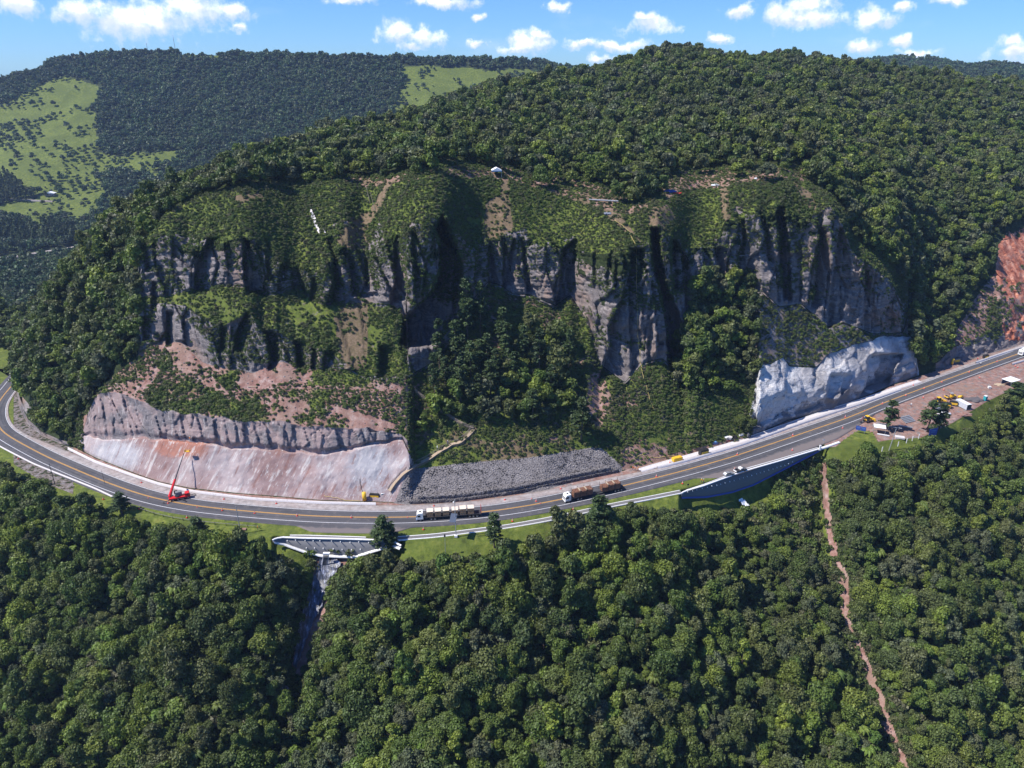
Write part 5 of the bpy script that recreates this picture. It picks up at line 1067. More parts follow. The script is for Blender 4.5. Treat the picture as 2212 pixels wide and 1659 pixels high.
# ---------------------------------------------------------------- vehicles
def wheel(parent, x, y, r=.52, w=.3, dual=False):
    ww = w*1.9 if dual else w; m = MB().cyl((x, y-ww/2, r), (x, y+ww/2, r), r, r, 18).build('wheel', M['rubber'], parent, False)
    MB().cyl((x, y-ww/2-.02, r), (x, y+ww/2+.02, r), r*.52, r*.52, 12).build('rim', M['steel'], m); return m
def cab(e, x0, paint='white_paint', blue=None):
    """x0: front of the cab; cab-over lorry looking along +X"""
    MB().prism([(x0, .75), (x0, 1.9), (x0-.28, 2.75), (x0-.55, 3.05), (x0-2.15, 3.15), (x0-2.25, .75)], -1.22, 1.22).build('cab', M[paint], e)
    MB().prism([(x0+.02, 1.72), (x0+.02, 1.86), (x0-.27, 2.66), (x0-.30, 2.66)], -1.08, 1.08).build('windscreen', M['glass_dark'], e)
    for s_ in (-1, 1): MB().box((x0-.85, s_*1.225, 2.05), (.95, .03, .7)).build('side_window', M['glass_dark'], e); MB().box((x0-.05, s_*1.45, 2.2), (.12, .22, .6)).build('mirror', M['black'], e); MB().box((x0+.02, s_*.9, .95), (.06, .36, .2)).build('headlight', M['cone_white'], e)
    MB().box((x0+.03, 0, 1.3), (.05, 1.7, .34)).build('grille', M['dark_steel'], e); MB().box((x0+.02, 0, .62), (.28, 2.4, .3), bev=.04).build('bumper', M[blue or paint], e); MB().box((x0-1.25, 0, 3.17), (.6, .7, .06)).build('roof_hatch', M['black'], e)
def timber_truck(u0, u1, label, kind):
    a, h0 = at_road(u0, -1.85); b, h1 = at_road(u1, -1.85); L_ = (b-a).length; yaw = math.atan2(a.y-b.y, a.x-b.x); e = thing('lumber_truck' if kind == 'planks' else 'log_truck', (a+b)/2, yaw, label, 'truck'); h = L_/2
    cab(e, h, 'white_paint', 'blue_lid' if kind == 'planks' else None)
    MB().box((0, 0, 1.05), (L_-3.4, .9, .28)).box((-h+.6, 0, 1.0), (1.0, 2.3, .2)).build('chassis', M['dark_steel'], e)
    for x in (h-1.35, h-5.0, h-6.2): [wheel(e, x, s_*1.0, .52, .3, x < h-2) for s_ in (-1, 1)]
    for x in (-h+1.6, -h+2.85, -h+4.1): [wheel(e, x, s_*1.0, .52, .3, True) for s_ in (-1, 1)]
    xb = h-2.9
    if kind == 'planks':
        MB().box(((xb-h+.1)/2-.2, 0, 1.3), (xb+h-.4, 2.45, .18)).build('deck', M['dark_steel'], e)
        MB().box((xb-.15, 0, 2.3), (.12, 2.4, 2.0)).build('headboard', M['dark_steel'], e); MB().box((-h+.15, 0, 2.6), (.1, 2.4, 2.6)).build('tailboard', M['dark_red'], e)
        for k in range(6):
            cx = xb-1.7-k*2.72-(.35 if k > 2 else 0); hh = 2.25 if k > 3 else 2.0; lo_ = 1.42
            t = MB()
            for j in range(9): t.box((cx, 0, lo_+hh*(j+.5)/9), (2.12+RNG.uniform(-.04, .04), 2.32+RNG.uniform(-.06, .06), hh/9-.035))
            o = t.build('plank_stack', M['planks'], None); o.location = e.location; o.rotation_euler = e.rotation_euler
            tag(o, '%s bundle of sawn planks %s on the white lumber truck' % (['first', 'second', 'third', 'fourth', 'fifth', 'rearmost'][k], 'counted back from the cab' if k < 5 else 'at the tail'), 'plank stack', 'plank bundles on the lumber truck'); top = MB().box((cx, 0, lo_+hh+.03), (2.18, 2.36, .07)).build('top_layer', M['planks_pale'], o)
    else:
        MB().box((xb/2+2.9, 0, 1.3), (xb-5.2, 2.3, .15)).box((-h/2-1.2, 0, 1.3), (h-3.6, 2.3, .15)).build('deck', M['dark_steel'], e)
        for part, (c0, n_) in enumerate(((xb-.5, 3), (-2.6, 3))):
            for j in range(n_+1):
                for s_ in (-1, 1): MB().cyl((c0-j*2.5+.1, s_*1.2, 1.3), (c0-j*2.5+.1, s_*1.2, 4.45), .07, .07, 6).build('stake', M['dark_steel'], e)
            t = MB(); r = random.Random(part)
            for iz in range(11):
                for iy in range(9):
                    rad = .12+r.uniform(-.015, .02); yy = -1.05+iy*.262+(.12 if iz % 2 else 0); zz = 1.5+iz*.215
                    for kx in range(3):
                        if part == 1 and kx == 0 and iz > 8: continue
                        xc = c0-1.2-kx*2.5; t.cyl((xc-1.14+r.uniform(-.1, .1), yy, zz+r.uniform(-.03, .03)), (xc+1.14+r.uniform(-.1, .1), yy, zz+r.uniform(-.03, .03)), rad, rad, 5)
            o = t.build('log_load', M['logs'], None); o.location = e.location; o.rotation_euler = e.rotation_euler
            tag(o, 'load of reddish-brown logs '+('behind the cab of the log truck' if part == 0 else 'on the rear trailer of the log truck'), 'log load')
            s2 = MB()
            for kx in (1, 2): s2.box((c0-kx*2.5+.05, 0, 3.9), (.5, 2.5, .1))
            s2.build('strap', M['wood'], o)
m_, t_ = new_mat('plank_ends'); tc_ = t_.n('ShaderNodeTexCoord').outputs['Object']; n_ = t_.noise(scale(t_, tc_, (5, 3, 11)), 1., 4, .8); pbr(t_, t_.ramp(n_, [(.35, (.10, .055, .03)), (.5, (.28, .17, .10)), (.65, (.5, .36, .24))]), .85); M['planks'] = m_
M['planks_pale'] = mat_simple('pale_planks', (.74, .62, .50), .8, 0, .25, .3, 6)
m_, t_ = new_mat('log_bark'); tc_ = t_.n('ShaderNodeTexCoord').outputs['Object']; n_ = t_.noise(scale(t_, tc_, (1, 4, 4)), 1.2, 5, .8); pbr(t_, t_.ramp(n_, [(.35, (.09, .04, .028)), (.5, (.24, .115, .07)), (.66, (.42, .24, .16))]), .9); M['logs'] = m_
timber_truck(903, 1036, 'white lorry with six bundles of sawn planks driving left below the rubble bank', 'planks')
timber_truck(1218, 1339, 'white-cabbed lorry and trailer loaded with logs driving left', 'logs')
p_, h_ = at_road(2194, -1.8); yaw_ = h_+math.pi; e = thing('box_lorry', p_+Vector((math.cos(h_), math.sin(h_), 0))*6, yaw_, 'white cab-over lorry entering the picture at the right edge', 'truck'); cab(e, 6.0)
MB().box((-1.2, 0, 1.05), (9.5, .9, .28)).build('chassis', M['dark_steel'], e); MB().box((-1.3, 0, 2.4), (9.2, 2.45, 2.4), bev=.05).build('cargo_box', M['white_paint'], e)
for x in (4.6, -3.6, -4.8): [wheel(e, x, s_*1.0) for s_ in (-1, 1)]
i_ = 19; p_ = RC[i_]+RN[i_]*1.9; h_ = math.atan2(RT[i_, 1], RT[i_, 0]); e = thing('flatbed_trailer', (p_[0], p_[1], 0), h_, 'empty flatbed lorry with a grey plank deck rounding the bend at the left edge', 'truck')
cab(e, 8.6, 'red_paint'); MB().box((-1.6, 0, 1.3), (15, 2.5, .22)).build('deck', M['wood_grey'], e); MB().box((-1.6, 0, 1.0), (14.4, .9, .3)).build('chassis', M['dark_steel'], e)
for x in (7.2, 3.2, -5.6, -6.9): [wheel(e, x, s_*1.0, .52, .3, x < 5) for s_ in (-1, 1)]
def car(x, y, off_h, kind, label):
    p = G(x, y); j = int(np.argmin(np.hypot(RC[:, 0]-p.x, RC[:, 1]-p.y))); yaw = math.atan2(RT[j, 1], RT[j, 0])+off_h; e = thing('parked_car' if kind == 'car' else 'pickup_truck', p, yaw, label, 'car' if kind == 'car' else 'pickup')
    pm = 'silver' if kind == 'car' else 'dark_grey_paint'
    if kind == 'car':
        MB().prism([(2.15, .35), (2.18, .62), (2.05, .8), (1.05, .95), (-1.95, .98), (-2.12, .75), (-2.1, .35)], -.86, .86).build('body', M[pm], e)
        MB().prism([(1.0, .95), (.25, 1.42), (-1.35, 1.46), (-1.95, .98)], -.72, .72).build('roof', M[pm], e); MB().prism([(1.02, .97), (.28, 1.40), (.22, 1.40), (.92, .96)], -.66, .66).build('windscreen', M['glass_dark'], e); MB().prism([(-1.42, 1.44), (-2.0, 1.0), (-1.96, .98), (-1.36, 1.43)], -.64, .64).build('rear_window', M['cone_white'], e)  # rear window coloured white, a painted stand-in for glare on the glass
        for s_ in (-1, 1): MB().prism([(.72, 1.02), (.2, 1.34), (-1.25, 1.37), (-1.6, 1.03)], s_*.725, s_*.735).build('side_window', M['glass_dark'], e)
        for xx in (1.35, -1.35): [wheel(e, xx, s_*.78, .31, .2) for s_ in (-1, 1)]
    else:
        MB().prism([(2.6, .45), (2.62, .85), (2.45, 1.0), (1.25, 1.12), (-.55, 1.12), (-.55, .45)], -.9, .9).build('body', M[pm], e); MB().prism([(1.2, 1.12), (.65, 1.65), (-.4, 1.68), (-.55, 1.12)], -.78, .78).build('roof', M['cone_white'], e)
        MB().prism([(1.24, 1.14), (.7, 1.63), (.64, 1.63), (1.14, 1.12)], -.7, .7).build('windscreen', M['glass_dark'], e)
        for s_ in (-1, 1): MB().prism([(.95, 1.18), (.55, 1.58), (-.3, 1.6), (-.4, 1.18)], s_*.785, s_*.795).build('side_window', M['glass_dark'], e); MB().box((-1.6, s_*.86, .82), (2.1, .08, .6)).build('bed_side', M[pm], e)
        MB().box((-1.6, 0, .62), (2.1, 1.64, .12)).build('bed_floor', M['black'], e); MB().box((-2.66, 0, .85), (.06, 1.7, .55)).build('tailgate', M['cone_white'], e)
        for xx in (1.7, -1.6): [wheel(e, xx, s_*.82, .38, .24) for s_ in (-1, 1)]
    return e
car(1821, 1188, -.05, 'car', 'silver hatchback parked in the lay-by above the slate retaining wall'); car(1850, 1178, -.02, 'pickup', 'dark grey pickup with a white tailgate parked ahead of the silver hatchback')
# red crane with telescopic boom
def crane():
    base = G(430, 1251); e = thing('mobile_crane', base, 0, 'bright red mobile crane with its long boom raised against the pinkish wall', 'crane')
    MB().box((3.0, 1.2, 1.15), (8.6, 2.4, .7), rz=.38, bev=.06).build('carrier', M['red_paint'], e)
    for k in range(4):
        for s_ in (-1, 1):
            c = Matrix.Rotation(.38, 3, 'Z') @ Vector((-2.6+k*2.0, s_*1.05, 0)); wheel(e, c.x+3.0, c.y+1.2, .6, .35)
    MB().box((5.9, 2.45, 2.0), (1.8, 2.3, 1.5), rz=.38, bev=.08).build('driver_cab', M['red_paint'], e); MB().box((6.4, 2.62, 2.3), (.95, 2.32, .6), rz=.38).build('cab_window', M['glass_dark'], e)
    MB().cyl((2.2, 1.0, 1.5), (2.2, 1.0, 2.1), 1.1, 1.1, 18).build('turntable', M['dark_steel'], e); MB().box((2.6, 1.8, 2.7), (2.6, 1.7, 1.5), rz=.5, bev=.06).build('machine_house', M['shot_grey'], e); MB().box((1.1, 2.4, 2.7), (1.5, 1.1, 1.4), rz=.5, bev=.05).build('operator_cab', M['glass_dark'], e)
    b0 = Vector((-1.0, .2, 1.6)); dirv = None
    tip = surf(*q(466, 1110), 6, 7)-base; k = 1.0; tip = tip+(Vector((0, 0, CH))-(base+tip)).normalized()*2.2
    d = tip-b0; f1 = .40
    MB().cyl(b0, b0+d*f1, .62, .50, 8).build('boom_base', M['red_paint'], e); MB().cyl(b0+d*f1*.98, b0+d*.72, .30, .24, 8).build('boom_section', M['dark_steel'], e); MB().cyl(b0+d*.7, b0+d, .22, .15, 8).build('boom_tip', M['dark_steel'], e)
    MB().box(tip+Vector((1.6, .4, .9)), (2.2, 1.2, .15)).box(tip+Vector((1.6, -.2, 1.5)), (2.2, .06, .06)).box(tip+Vector((1.6, 1.0, 1.5)), (2.2, .06, .06)).box(tip+Vector((.5, .4, 1.2)), (.06, 1.2, .8)).box(tip+Vector((2.7, .4, 1.2)), (.06, 1.2, .8)).build('work_basket', M['yellow_paint'], e)
    MB().cyl(b0+d*.05+Vector((.6, .3, 0)), b0+d*.3, .16, .1, 8).build('lift_ram', M['steel'], e)
    for x, y in ((-2.4, -2.6), (-1.6, 3.4), (6.6, -1.2), (8.6, 4.2)):
        m = MB().box(((x+2.2)/2, (y+1)/2, .75), (math.hypot(x-2.2, y-1), .25, .22), rz=math.atan2(y-1, x-2.2)); m.cyl((x, y, 0), (x, y, .8), .09, .09, 8); m.box((x, y, .06), (.7, .7, .1)).build('outrigger', M['dark_steel'], e)
    tag(person_at(base+tip+Vector((1.5, .4, .98)), 1.2, 'hi_vis', 'cone_white', 'person in orange clothes and white helmet standing in the crane basket'), None)
# ---------------------------------------------------------------- people
def person_mesh(name, shirt, trousers, pose=0):
    bm = bmesh.new(); lay = bm.verts.layers.skin.verify()
    J = {'pelvis': ((0, 0, .95), .15), 'waist': ((0, 0, 1.08), .14), 'chest': ((.02, 0, 1.32), .165), 'neck': ((.02, 0, 1.50), .06), 'head0': ((.03, 0, 1.60), .085), 'head1': ((.04, 0, 1.72), .09),
         'hl': ((0, .11, .90), .105), 'kl': ((.05+.12*pose, .12, .50), .072), 'al': ((-.02+.1*pose, .12, .09), .045), 'fl': ((.14+.1*pose, .12, .04), .04), 'hr': ((0, -.11, .90), .105), 'kr': ((.05-.12*pose, -.12, .50), .072), 'ar': ((-.02-.22*pose, -.12, .09), .045), 'fr': ((.12-.2*pose, -.12, .04), .04),
         'sl': ((.01, .20, 1.42), .07), 'el': ((-.02, .27, 1.15), .05), 'wl': ((.12+.15*pose, .25, .94), .034), 'ml': ((.16+.18*pose, .24, .86), .036), 'sr': ((.01, -.20, 1.42), .07), 'er': ((-.02, -.27, 1.15), .05), 'wr': ((.14, -.25, .96), .034), 'mr': ((.20, -.24, .90), .036)}
    V = {k: bm.verts.new(p) for k, (p, r) in J.items()}
    for k, (p, r) in J.items(): V[k][lay].radius = (r, r)
    V['pelvis'][lay].use_root = True
    for a, b in (('pelvis', 'waist'), ('waist', 'chest'), ('chest', 'neck'), ('neck', 'head0'), ('head0', 'head1'), ('pelvis', 'hl'), ('hl', 'kl'), ('kl', 'al'), ('al', 'fl'), ('pelvis', 'hr'), ('hr', 'kr'), ('kr', 'ar'), ('ar', 'fr'), ('chest', 'sl'), ('sl', 'el'), ('el', 'wl'), ('wl', 'ml'), ('chest', 'sr'), ('sr', 'er'), ('er', 'wr'), ('wr', 'mr')): bm.edges.new((V[a], V[b]))
    me = bpy.data.meshes.new('tmp'); bm.to_mesh(me); bm.free(); o = bpy.data.objects.new('tmp', me); COL.objects.link(o); o.modifiers.new('s', 'SKIN'); sb = o.modifiers.new('b', 'SUBSURF'); sb.levels = 1; sb.render_levels = 1
    dg = bpy.context.evaluated_depsgraph_get(); out = bpy.data.meshes.new_from_object(o.evaluated_get(dg)); bpy.data.objects.remove(o); out.name = name; out.materials.clear()
    for m in ('skin', shirt, trousers, 'black'): out.materials.append(M[m])
    for p in out.polygons:
        c = p.center; ay = abs(c.y); k = 2 if c.z < .98 else 1
        if c.z < .1: k = 3
        if ay > .19 and c.z < 1.0: k = 0
        if ay > .2 and 1.0 <= c.z < 1.48: k = 1
        if c.z > 1.52: k = 0
        p.material_index = k; p.use_smooth = True
    return out
_pm = {}
def person_at(p, yaw, shirt, hat, label, trousers='navy', pose=0):
    k = (shirt, trousers, pose)
    if k not in _pm: _pm[k] = person_mesh('person', *k)
    o = bpy.data.objects.new('person', _pm[k]); COL.objects.link(o); o.location = p; o.rotation_euler = (0, 0, yaw); tag(o, label, 'person')
    if hat:
        m = MB(); m.cyl((.04, 0, 1.72), (.04, 0, 1.82), .135, .10, 12); m.cyl((.04, 0, 1.82), (.04, 0, 1.86), .10, .03, 12); m.cyl((.06, 0, 1.715), (.06, 0, 1.735), .165, .165, 12); m.build('helmet', M[hat], o, True)
    return o
crane(); bpy.data.objects['mobile_crane'].scale = (.82, .82, .82)
for x, y, yaw, sh, hat, lab, po in ((645,1326,.3,'hi_vis','yellow_paint','person in orange work clothes and yellow helmet standing on the lawn by the pole',0),(2277,1016,1.0,'tshirt_white','cone_white','person in white walking across the works yard beside the road',1),
    (1753,1206,.2,'hi_vis','cone_white','person in orange at left of a pair standing in the lay-by',0),(1758.5,1207.5,2.4,'red_cloth','cone_white','person in dark red at right of the pair standing in the lay-by',0),
    (1582,1175,1.6,'hi_vis',None,'leftmost of three workers in orange beside the end of the rubble bank',0),(1587,1176.4,.2,'hi_vis','cone_white','middle of three workers, white helmet, beside the end of the rubble bank',0),(1595,1177.5,2.8,'hi_vis','yellow_paint','rightmost of three workers, yellow helmet, beside the end of the rubble bank',1),
    (2399,899,1.2,'red_cloth',None,'person in red bending near the yellow silo at the right',0),(2443,901.5,.4,'red_cloth','cone_white','person in red behind the barrier near the right edge',0),(2450.5,912.5,3.0,'tshirt_white','cone_white','person in white standing on the road near the white lorry',1)):
    person_at(G(x, y), yaw, sh, hat, lab, 'navy', po)
for x, y, lab, sh in ((1119.7,1116,'person in dark clothes halfway up the pale wooden stairway','navy'),(1095,1130,'person in white lower down on the pale wooden stairway','tshirt_white')):
    s_ = S2(x, y, 6, 10); person_at(s_+Vector((0, 0, .6)), .6, sh, 'cone_white', lab)
for u, v, lab, sh in ((605.6,588,'upper of two rope workers in red hanging on the left cliff','red_cloth'),(613.4,600,'lower of two rope workers in white hanging on the left cliff','tshirt_white')):
    s_ = surf(u, v, 9, 13); d = (Vector((0, 0, CH))-s_).normalized(); person_at(s_+d*.9-Vector((0, 0, .9)), 1.5, sh, 'cone_white', lab)
# ---------------------------------------------------------------- machines and site things
def site_box(x, y, yaw, d, body, side, label, cat='compressor', name='air_compressor', lid='black', wheels=True):
    e = thing(name, G(x, y), yaw, label, cat); w, l, h = d[1], d[0], d[2]; z0 = .35 if wheels else 0
    MB().box((0, 0, z0+h/2), (l, w, h), bev=.12).build('housing', M[body], e)
    if side:
        for s_ in (-1, 1): MB().box((0, s_*(w/2+.012), z0+h*.42), (l*.86, .03, h*.6)).build('side_panel', M[side], e)
    MB().box((0, 0, z0+h+.03), (l*.9, w*.86, .08)).build('lid', M[lid], e); MB().cyl((l*.3, 0, z0+h), (l*.3, 0, z0+h+.35), .07, .07, 8).build('exhaust', M['dark_steel'], e)
    if wheels: [wheel(e, xx, s_*(w/2-.1), .32, .2) for xx in (-l*.22, l*.22) for s_ in (-1, 1)]; MB().cyl((-l/2-1.0, 0, .4), (-l/2, 0, .5), .06, .06, 6).build('tow_bar', M['dark_steel'], e)
    return e
site_box(938, 1246, -.1, (3.6, 1.9, 1.9), 'black', 'yellow_paint', 'black-topped generator with yellow sides at the foot of the pinkish wall', 'generator', 'generator')
site_box(1692, 1153, .42, (4.2, 1.8, 1.5), 'yellow_paint', None, 'all-yellow compressor standing on the gutter behind the barrier', lid='yellow_paint')
site_box(1758, 1137, .42, (3.8, 2.0, 2.2), 'black', 'yellow_paint', 'tall black compressor with a yellow side panel left of the blue tanks')
site_box(1833, 1099, -.6, (2.6, 1.5, 1.6), 'black', None, 'small black machine box right of the mortar mixer', 'machine', 'machine_box')
site_box(1852, 1093.5, .5, (3.2, 1.6, 1.5), 'white_paint', None, 'white covered trailer with a grey lid right of the black machine box', 'trailer', 'covered_trailer', 'shot_grey')
site_box(2388, 906, .3, (3.8, 2.2, 2.2), 'shot_grey', 'yellow_paint', 'grey and yellow generator behind the yellow silo at the right', 'generator', 'generator')
site_box(2463, 896, .42, (3.2, 1.6, 1.7), 'black', 'yellow_paint', 'black generator with an orange board on the gutter near the right edge', 'generator', 'generator')
site_box(2364, 1018, -.45, (4.0, 2.0, 1.9), 'black', 'yellow_paint', 'black and yellow compressor beside the black pipes in the yard'); site_box(2383, 1013, -.45, (3.4, 1.6, 1.6), 'black', 'yellow_paint', 'narrow black and yellow compressor next to the pale container')
def silo(x, y, h, r, label):
    e = thing('silo', G(x, y), 0, label, 'silo'); MB().cyl((0, 0, .3), (0, 0, h), r, r, 24).build('drum', M['yellow_paint'], e, True); MB().cyl((0, 0, h), (0, 0, h+.25), r, r*.4, 24).build('cap', M['yellow_paint'], e)
    for k in range(3): a = k*2.1; MB().cyl((math.cos(a)*r*.9, math.sin(a)*r*.9, 0), (math.cos(a)*r*.9, math.sin(a)*r*.9, .5), .07, .07, 6).build('leg', M['dark_steel'], e)
silo(911.5, 1252, 3.4, .72, 'upright yellow cylindrical silo at the right end of the pinkish wall'); silo(2379.5, 911.5, 3.2, .62, 'upright yellow silo beside the road near the right edge')
def toilet(x, y, yaw, label):
    e = thing('portable_toilet', G(x, y), yaw, label, 'portable toilet'); MB().box((0, 0, 1.1), (1.25, 1.25, 2.2), bev=.05).build('cabin', M['teal'], e); MB().box((0, 0, 2.3), (1.35, 1.35, .22), bev=.08).build('roof', M['white_paint'], e); MB().box((0, -.64, 1.05), (.8, .03, 1.9)).build('door', M['teal'], e); MB().cyl((.4, .4, 2.3), (.4, .4, 2.7), .06, .06, 8).build('vent_pipe', M['white_paint'], e)
toilet(958, 1246, .3, 'teal portable toilet with a white roof beside the generator at the pinkish wall'); toilet(2462, 1001, .4, 'teal portable toilet with a white roof in the works yard'); toilet(2372, 906, .3, 'teal portable toilet half hidden by trees beside the yellow silo')
def tank(x, y, r, h, label, lid):
    e = thing('water_tank', G(x, y), 0, label, 'water tank'); MB().cyl((0, 0, 0), (0, 0, h), r*.94, r, 32, False).build('tank_wall', M['blue_plastic'], e, True); MB().cyl((0, 0, h*.75), (0, 0, h*.76), r*.96, r*.96, 32).build('water', M['black'], e); MB().cyl((0, 0, h-.04), (0, 0, h+.06), r+.05, r+.05, 32, False).build('rim', M['blue_lid'], e)
    if lid == 'closed': MB().cyl((0, 0, h+.02), (0, 0, h+.28), r, r*.3, 32).build('lid', M['blue_lid'], e)
    else: o = MB().cyl((.15, -.1, 0), (.15, -.1, .12), r*.66, r*.6, 28).build('lid', M['blue_lid'], e); o.location = (0, -.1, h-.02); o.rotation_euler = (.12, .1, 0)
tank(1783, 1109, 1.9, 1.5, 'open round blue water tank with its lid half off', 'open'); tank(1801, 1101, 1.9, 1.4, 'closed round blue water tank right of the open one', 'closed')
def mixer(x, y):
    e = thing('mortar_mixer', G(x, y), .3, 'mortar spraying machine with pale hoppers and hoses between the blue tanks and black box', 'mixer'); MB().box((0, 0, .7), (3.2, 1.4, .25)).build('frame', M['dark_red'], e); MB().cyl((.5, 0, .9), (.5, 0, 2.2), .45, .95, 14).build('hopper', M['pale_concrete'], e); MB().box((-1.0, 0, 1.4), (1.2, 1.1, 1.2), bev=.08).build('motor_housing', M['wood_grey'], e)
    MB().path([Vector((1.2, 0, .9)), Vector((2.2, -.8, .6)), Vector((3.0, -1.6, .15)), Vector((4.2, -1.4, .1))], .12, 6).build('hose', M['wood'], e); MB().box((-.9, .2, 2.15), (1.6, 1.0, .3), rz=.3).build('cement_bags', M['canvas_white'], e)
    [wheel(e, xx, s_*.7, .35, .2) for xx in (-.9, .9) for s_ in (-1, 1)]
mixer(1821, 1104)
def roofed(x, y, yaw, l, w, h, label, peak=.0, ground=None, name='tent'):
    e = thing(name, ground if ground is not None else G(x, y), yaw, label, 'tent'); m = MB()
    if peak: m.prism([(-l/2, h), (0, h+peak), (l/2, h), (l/2, h-.18), (-l/2, h-.18)], -w/2, w/2)
    else: m.box((0, 0, h), (l, w, .12))
    m.build('canopy', M['canvas_white'], e)
    for a in (-1, 1):
        for b in (-1, 1): MB().cyl((a*(l/2-.12), b*(w/2-.12), -.6), (a*(l/2-.12), b*(w/2-.12), h-.05), .06, .06, 8).build('post', M['galv'], e)
    return e
roofed(2196, 1082, -.35, 4.6, 3.6, 3.1, 'white flat shelter roof on posts beside the blue notice boards'); t2 = roofed(2524, 962, .45, 7.0, 5.0, 2.9, 'large white shelter roof at the right end of the works yard')
MB().box((0, 2.2, 1.3), (6.4, .1, 2.4)).build('back_sheet', M['navy'], t2)
tt_ = roofed(0, 0, .1, 4.4, 4.0, 2.4, 'small white peaked tent on top of the cliff at the tree line', 1.1, surf(1073, 380, 12, 14.5)+Vector((0, 0, .2))); MB().box((0, -2.05, 2.05), (4.4, .03, .35)).build('valance', M['blue_lid'], tt_)
c0 = G(2389, 1013); c1 = G(2418, 1028); yw_ = math.atan2(c1.y-c0.y, c1.x-c0.x); e = thing('shipping_container', (c0+c1)/2+Vector((1.2, 1.2, 0)), yw_, 'pale grey steel container standing in the works yard', 'container'); L_ = (c1-c0).length; m = MB().box((0, 0, 1.4), (L_, 2.44, 2.5))
for k in range(int(L_/.3)): m.box((-L_/2+.15+k*.3, -1.235, 1.4), (.14, .04, 2.3))
m.build('shell', M['cont_grey'], e); MB().box((0, 0, 2.68), (L_+.06, 2.5, .06)).build('roof', M['white_paint'], e); MB().box((L_/2+.02, 0, 1.4), (.04, 2.3, 2.3)).build('door', M['dark_steel'], e)
def roller(x, y, yaw, label):
    e = thing('road_roller', G(x, y), yaw, label, 'road roller'); MB().cyl((1.9, -1.05, .75), (1.9, 1.05, .75), .75, .75, 24).build('drum', M['dark_steel'], e, True); MB().box((1.9, 0, 1.0), (2.0, 2.35, .35)).build('drum_frame', M['yellow_paint'], e); MB().box((-.9, 0, 1.25), (2.4, 1.6, .9), bev=.12).build('engine_hood', M['yellow_paint'], e)
    MB().box((.1, 0, 2.75), (1.5, 1.5, .1)).build('canopy_roof', M['galv'], e); [MB().cyl((xx, s_*.65, 1.5), (xx, s_*.65, 2.72), .05, .05, 6).build('canopy_post', M['dark_steel'], e) for xx in (-.5, .7) for s_ in (-1, 1)]; [wheel(e, -1.2, s_*.85, .75, .5) for s_ in (-1, 1)]
roller(2377, 996, 3.3, 'road roller with grey canopy and yellow drum frame in the works yard')
def backhoe(x, y, yaw, label, paint='yellow_paint'):
    e = thing('backhoe_loader', G(x, y), yaw, label, 'backhoe'); MB().box((1.0, 0, 1.35), (1.9, 1.1, .85), bev=.1).build('hood', M[paint], e); MB().box((-.6, 0, 1.1), (1.8, 1.5, .5)).build('body', M[paint], e); MB().box((-.6, 0, 2.1), (1.4, 1.4, 1.4), bev=.06).build('cab_glass', M['glass_dark'], e); MB().box((-.6, 0, 2.86), (1.6, 1.6, .12)).build('cab_roof', M[paint], e)
    MB().box((3.3, 0, .55), (.9, 2.3, .9), taper=.6).build('front_bucket', M[paint], e); [MB().cyl((1.6, s_*.7, 1.4), (3.1, s_*.7, .7), .12, .12, 6).build('loader_arm', M[paint], e) for s_ in (-1, 1)]
    MB().cyl((-1.6, 0, 1.1), (-3.0, 0, 3.0), .17, .14, 6).cyl((-3.0, 0, 3.0), (-4.0, 0, 1.2), .14, .11, 6).build('rear_boom', M['dark_red'], e); MB().box((-4.0, 0, .8), (.6, .8, .7), taper=.6).build('rear_bucket', M['dark_steel'], e)
    [wheel(e, 1.9, s_*.85, .48, .32) for s_ in (-1, 1)]; [wheel(e, -1.0, s_*.9, .75, .42) for s_ in (-1, 1)]
backhoe(2169, 1054, .35, 'backhoe loader with a raised rear arm parked by the blue notice boards'); backhoe(2347, 1007, .3, 'yellow loader partly behind trees next to the black pipes')
e = thing('yellow_drum', G(2400, 996), .4, 'small yellow tank trailer between the road roller and the container', 'tank trailer'); MB().cyl((-1.2, 0, .95), (1.2, 0, .95), .6, .6, 18).build('tank', M['yellow_paint'], e, True); [wheel(e, 0, s_*.7, .32, .2) for s_ in (-1, 1)]
for k in range(5): tag(MB().cyl(G(2343+k*4.5, 1016+k*3.6)+Vector((-1.6, .2, .35)), G(2343+k*4.5, 1016+k*3.6)+Vector((1.7, 1.4, .35)), .36, .36, 14).build('drain_pipe', M['grey_pipe']), 'thick dark pipe lying in the row between the loader and the white bags', 'pipe', 'thick pipes lying in the yard')
for k in range(5):
    c = G(2262+k*3.5, 1043+k*3.2); tag(MB().cyl(c+Vector((-2.6, -1.0, .14)), c+Vector((2.8, 1.4, .14)), .16, .16, 8).cyl(c+Vector((-2.6, -.6, .14)), c+Vector((2.8, 1.8, .14)), .16, .16, 8).build('pipe_bundle', M['galv']), 'thin grey steel pipes lying between the two yard trees', 'pipes', 'grey pipes between the yard trees')
def heap(x, y, sx, sy, h, mat, label, name, cat, seed=0, g=None):
    bm = bmesh.new(); bmesh.ops.create_icosphere(bm, subdivisions=3, radius=1); r = random.Random(seed)
    for v in bm.verts: n_ = 1+.35*math.sin(v.co.x*5+seed)*math.sin(v.co.y*6)+r.uniform(-.08, .08); v.co = Vector((v.co.x*sx*n_, v.co.y*sy*n_, max(-.2, v.co.z)*h*n_))
    me = bpy.data.meshes.new(name); bm.to_mesh(me); bm.free(); o = link(name, me, M[mat]); o.location = g if g is not None else G(x, y); return tag(o, label, cat)
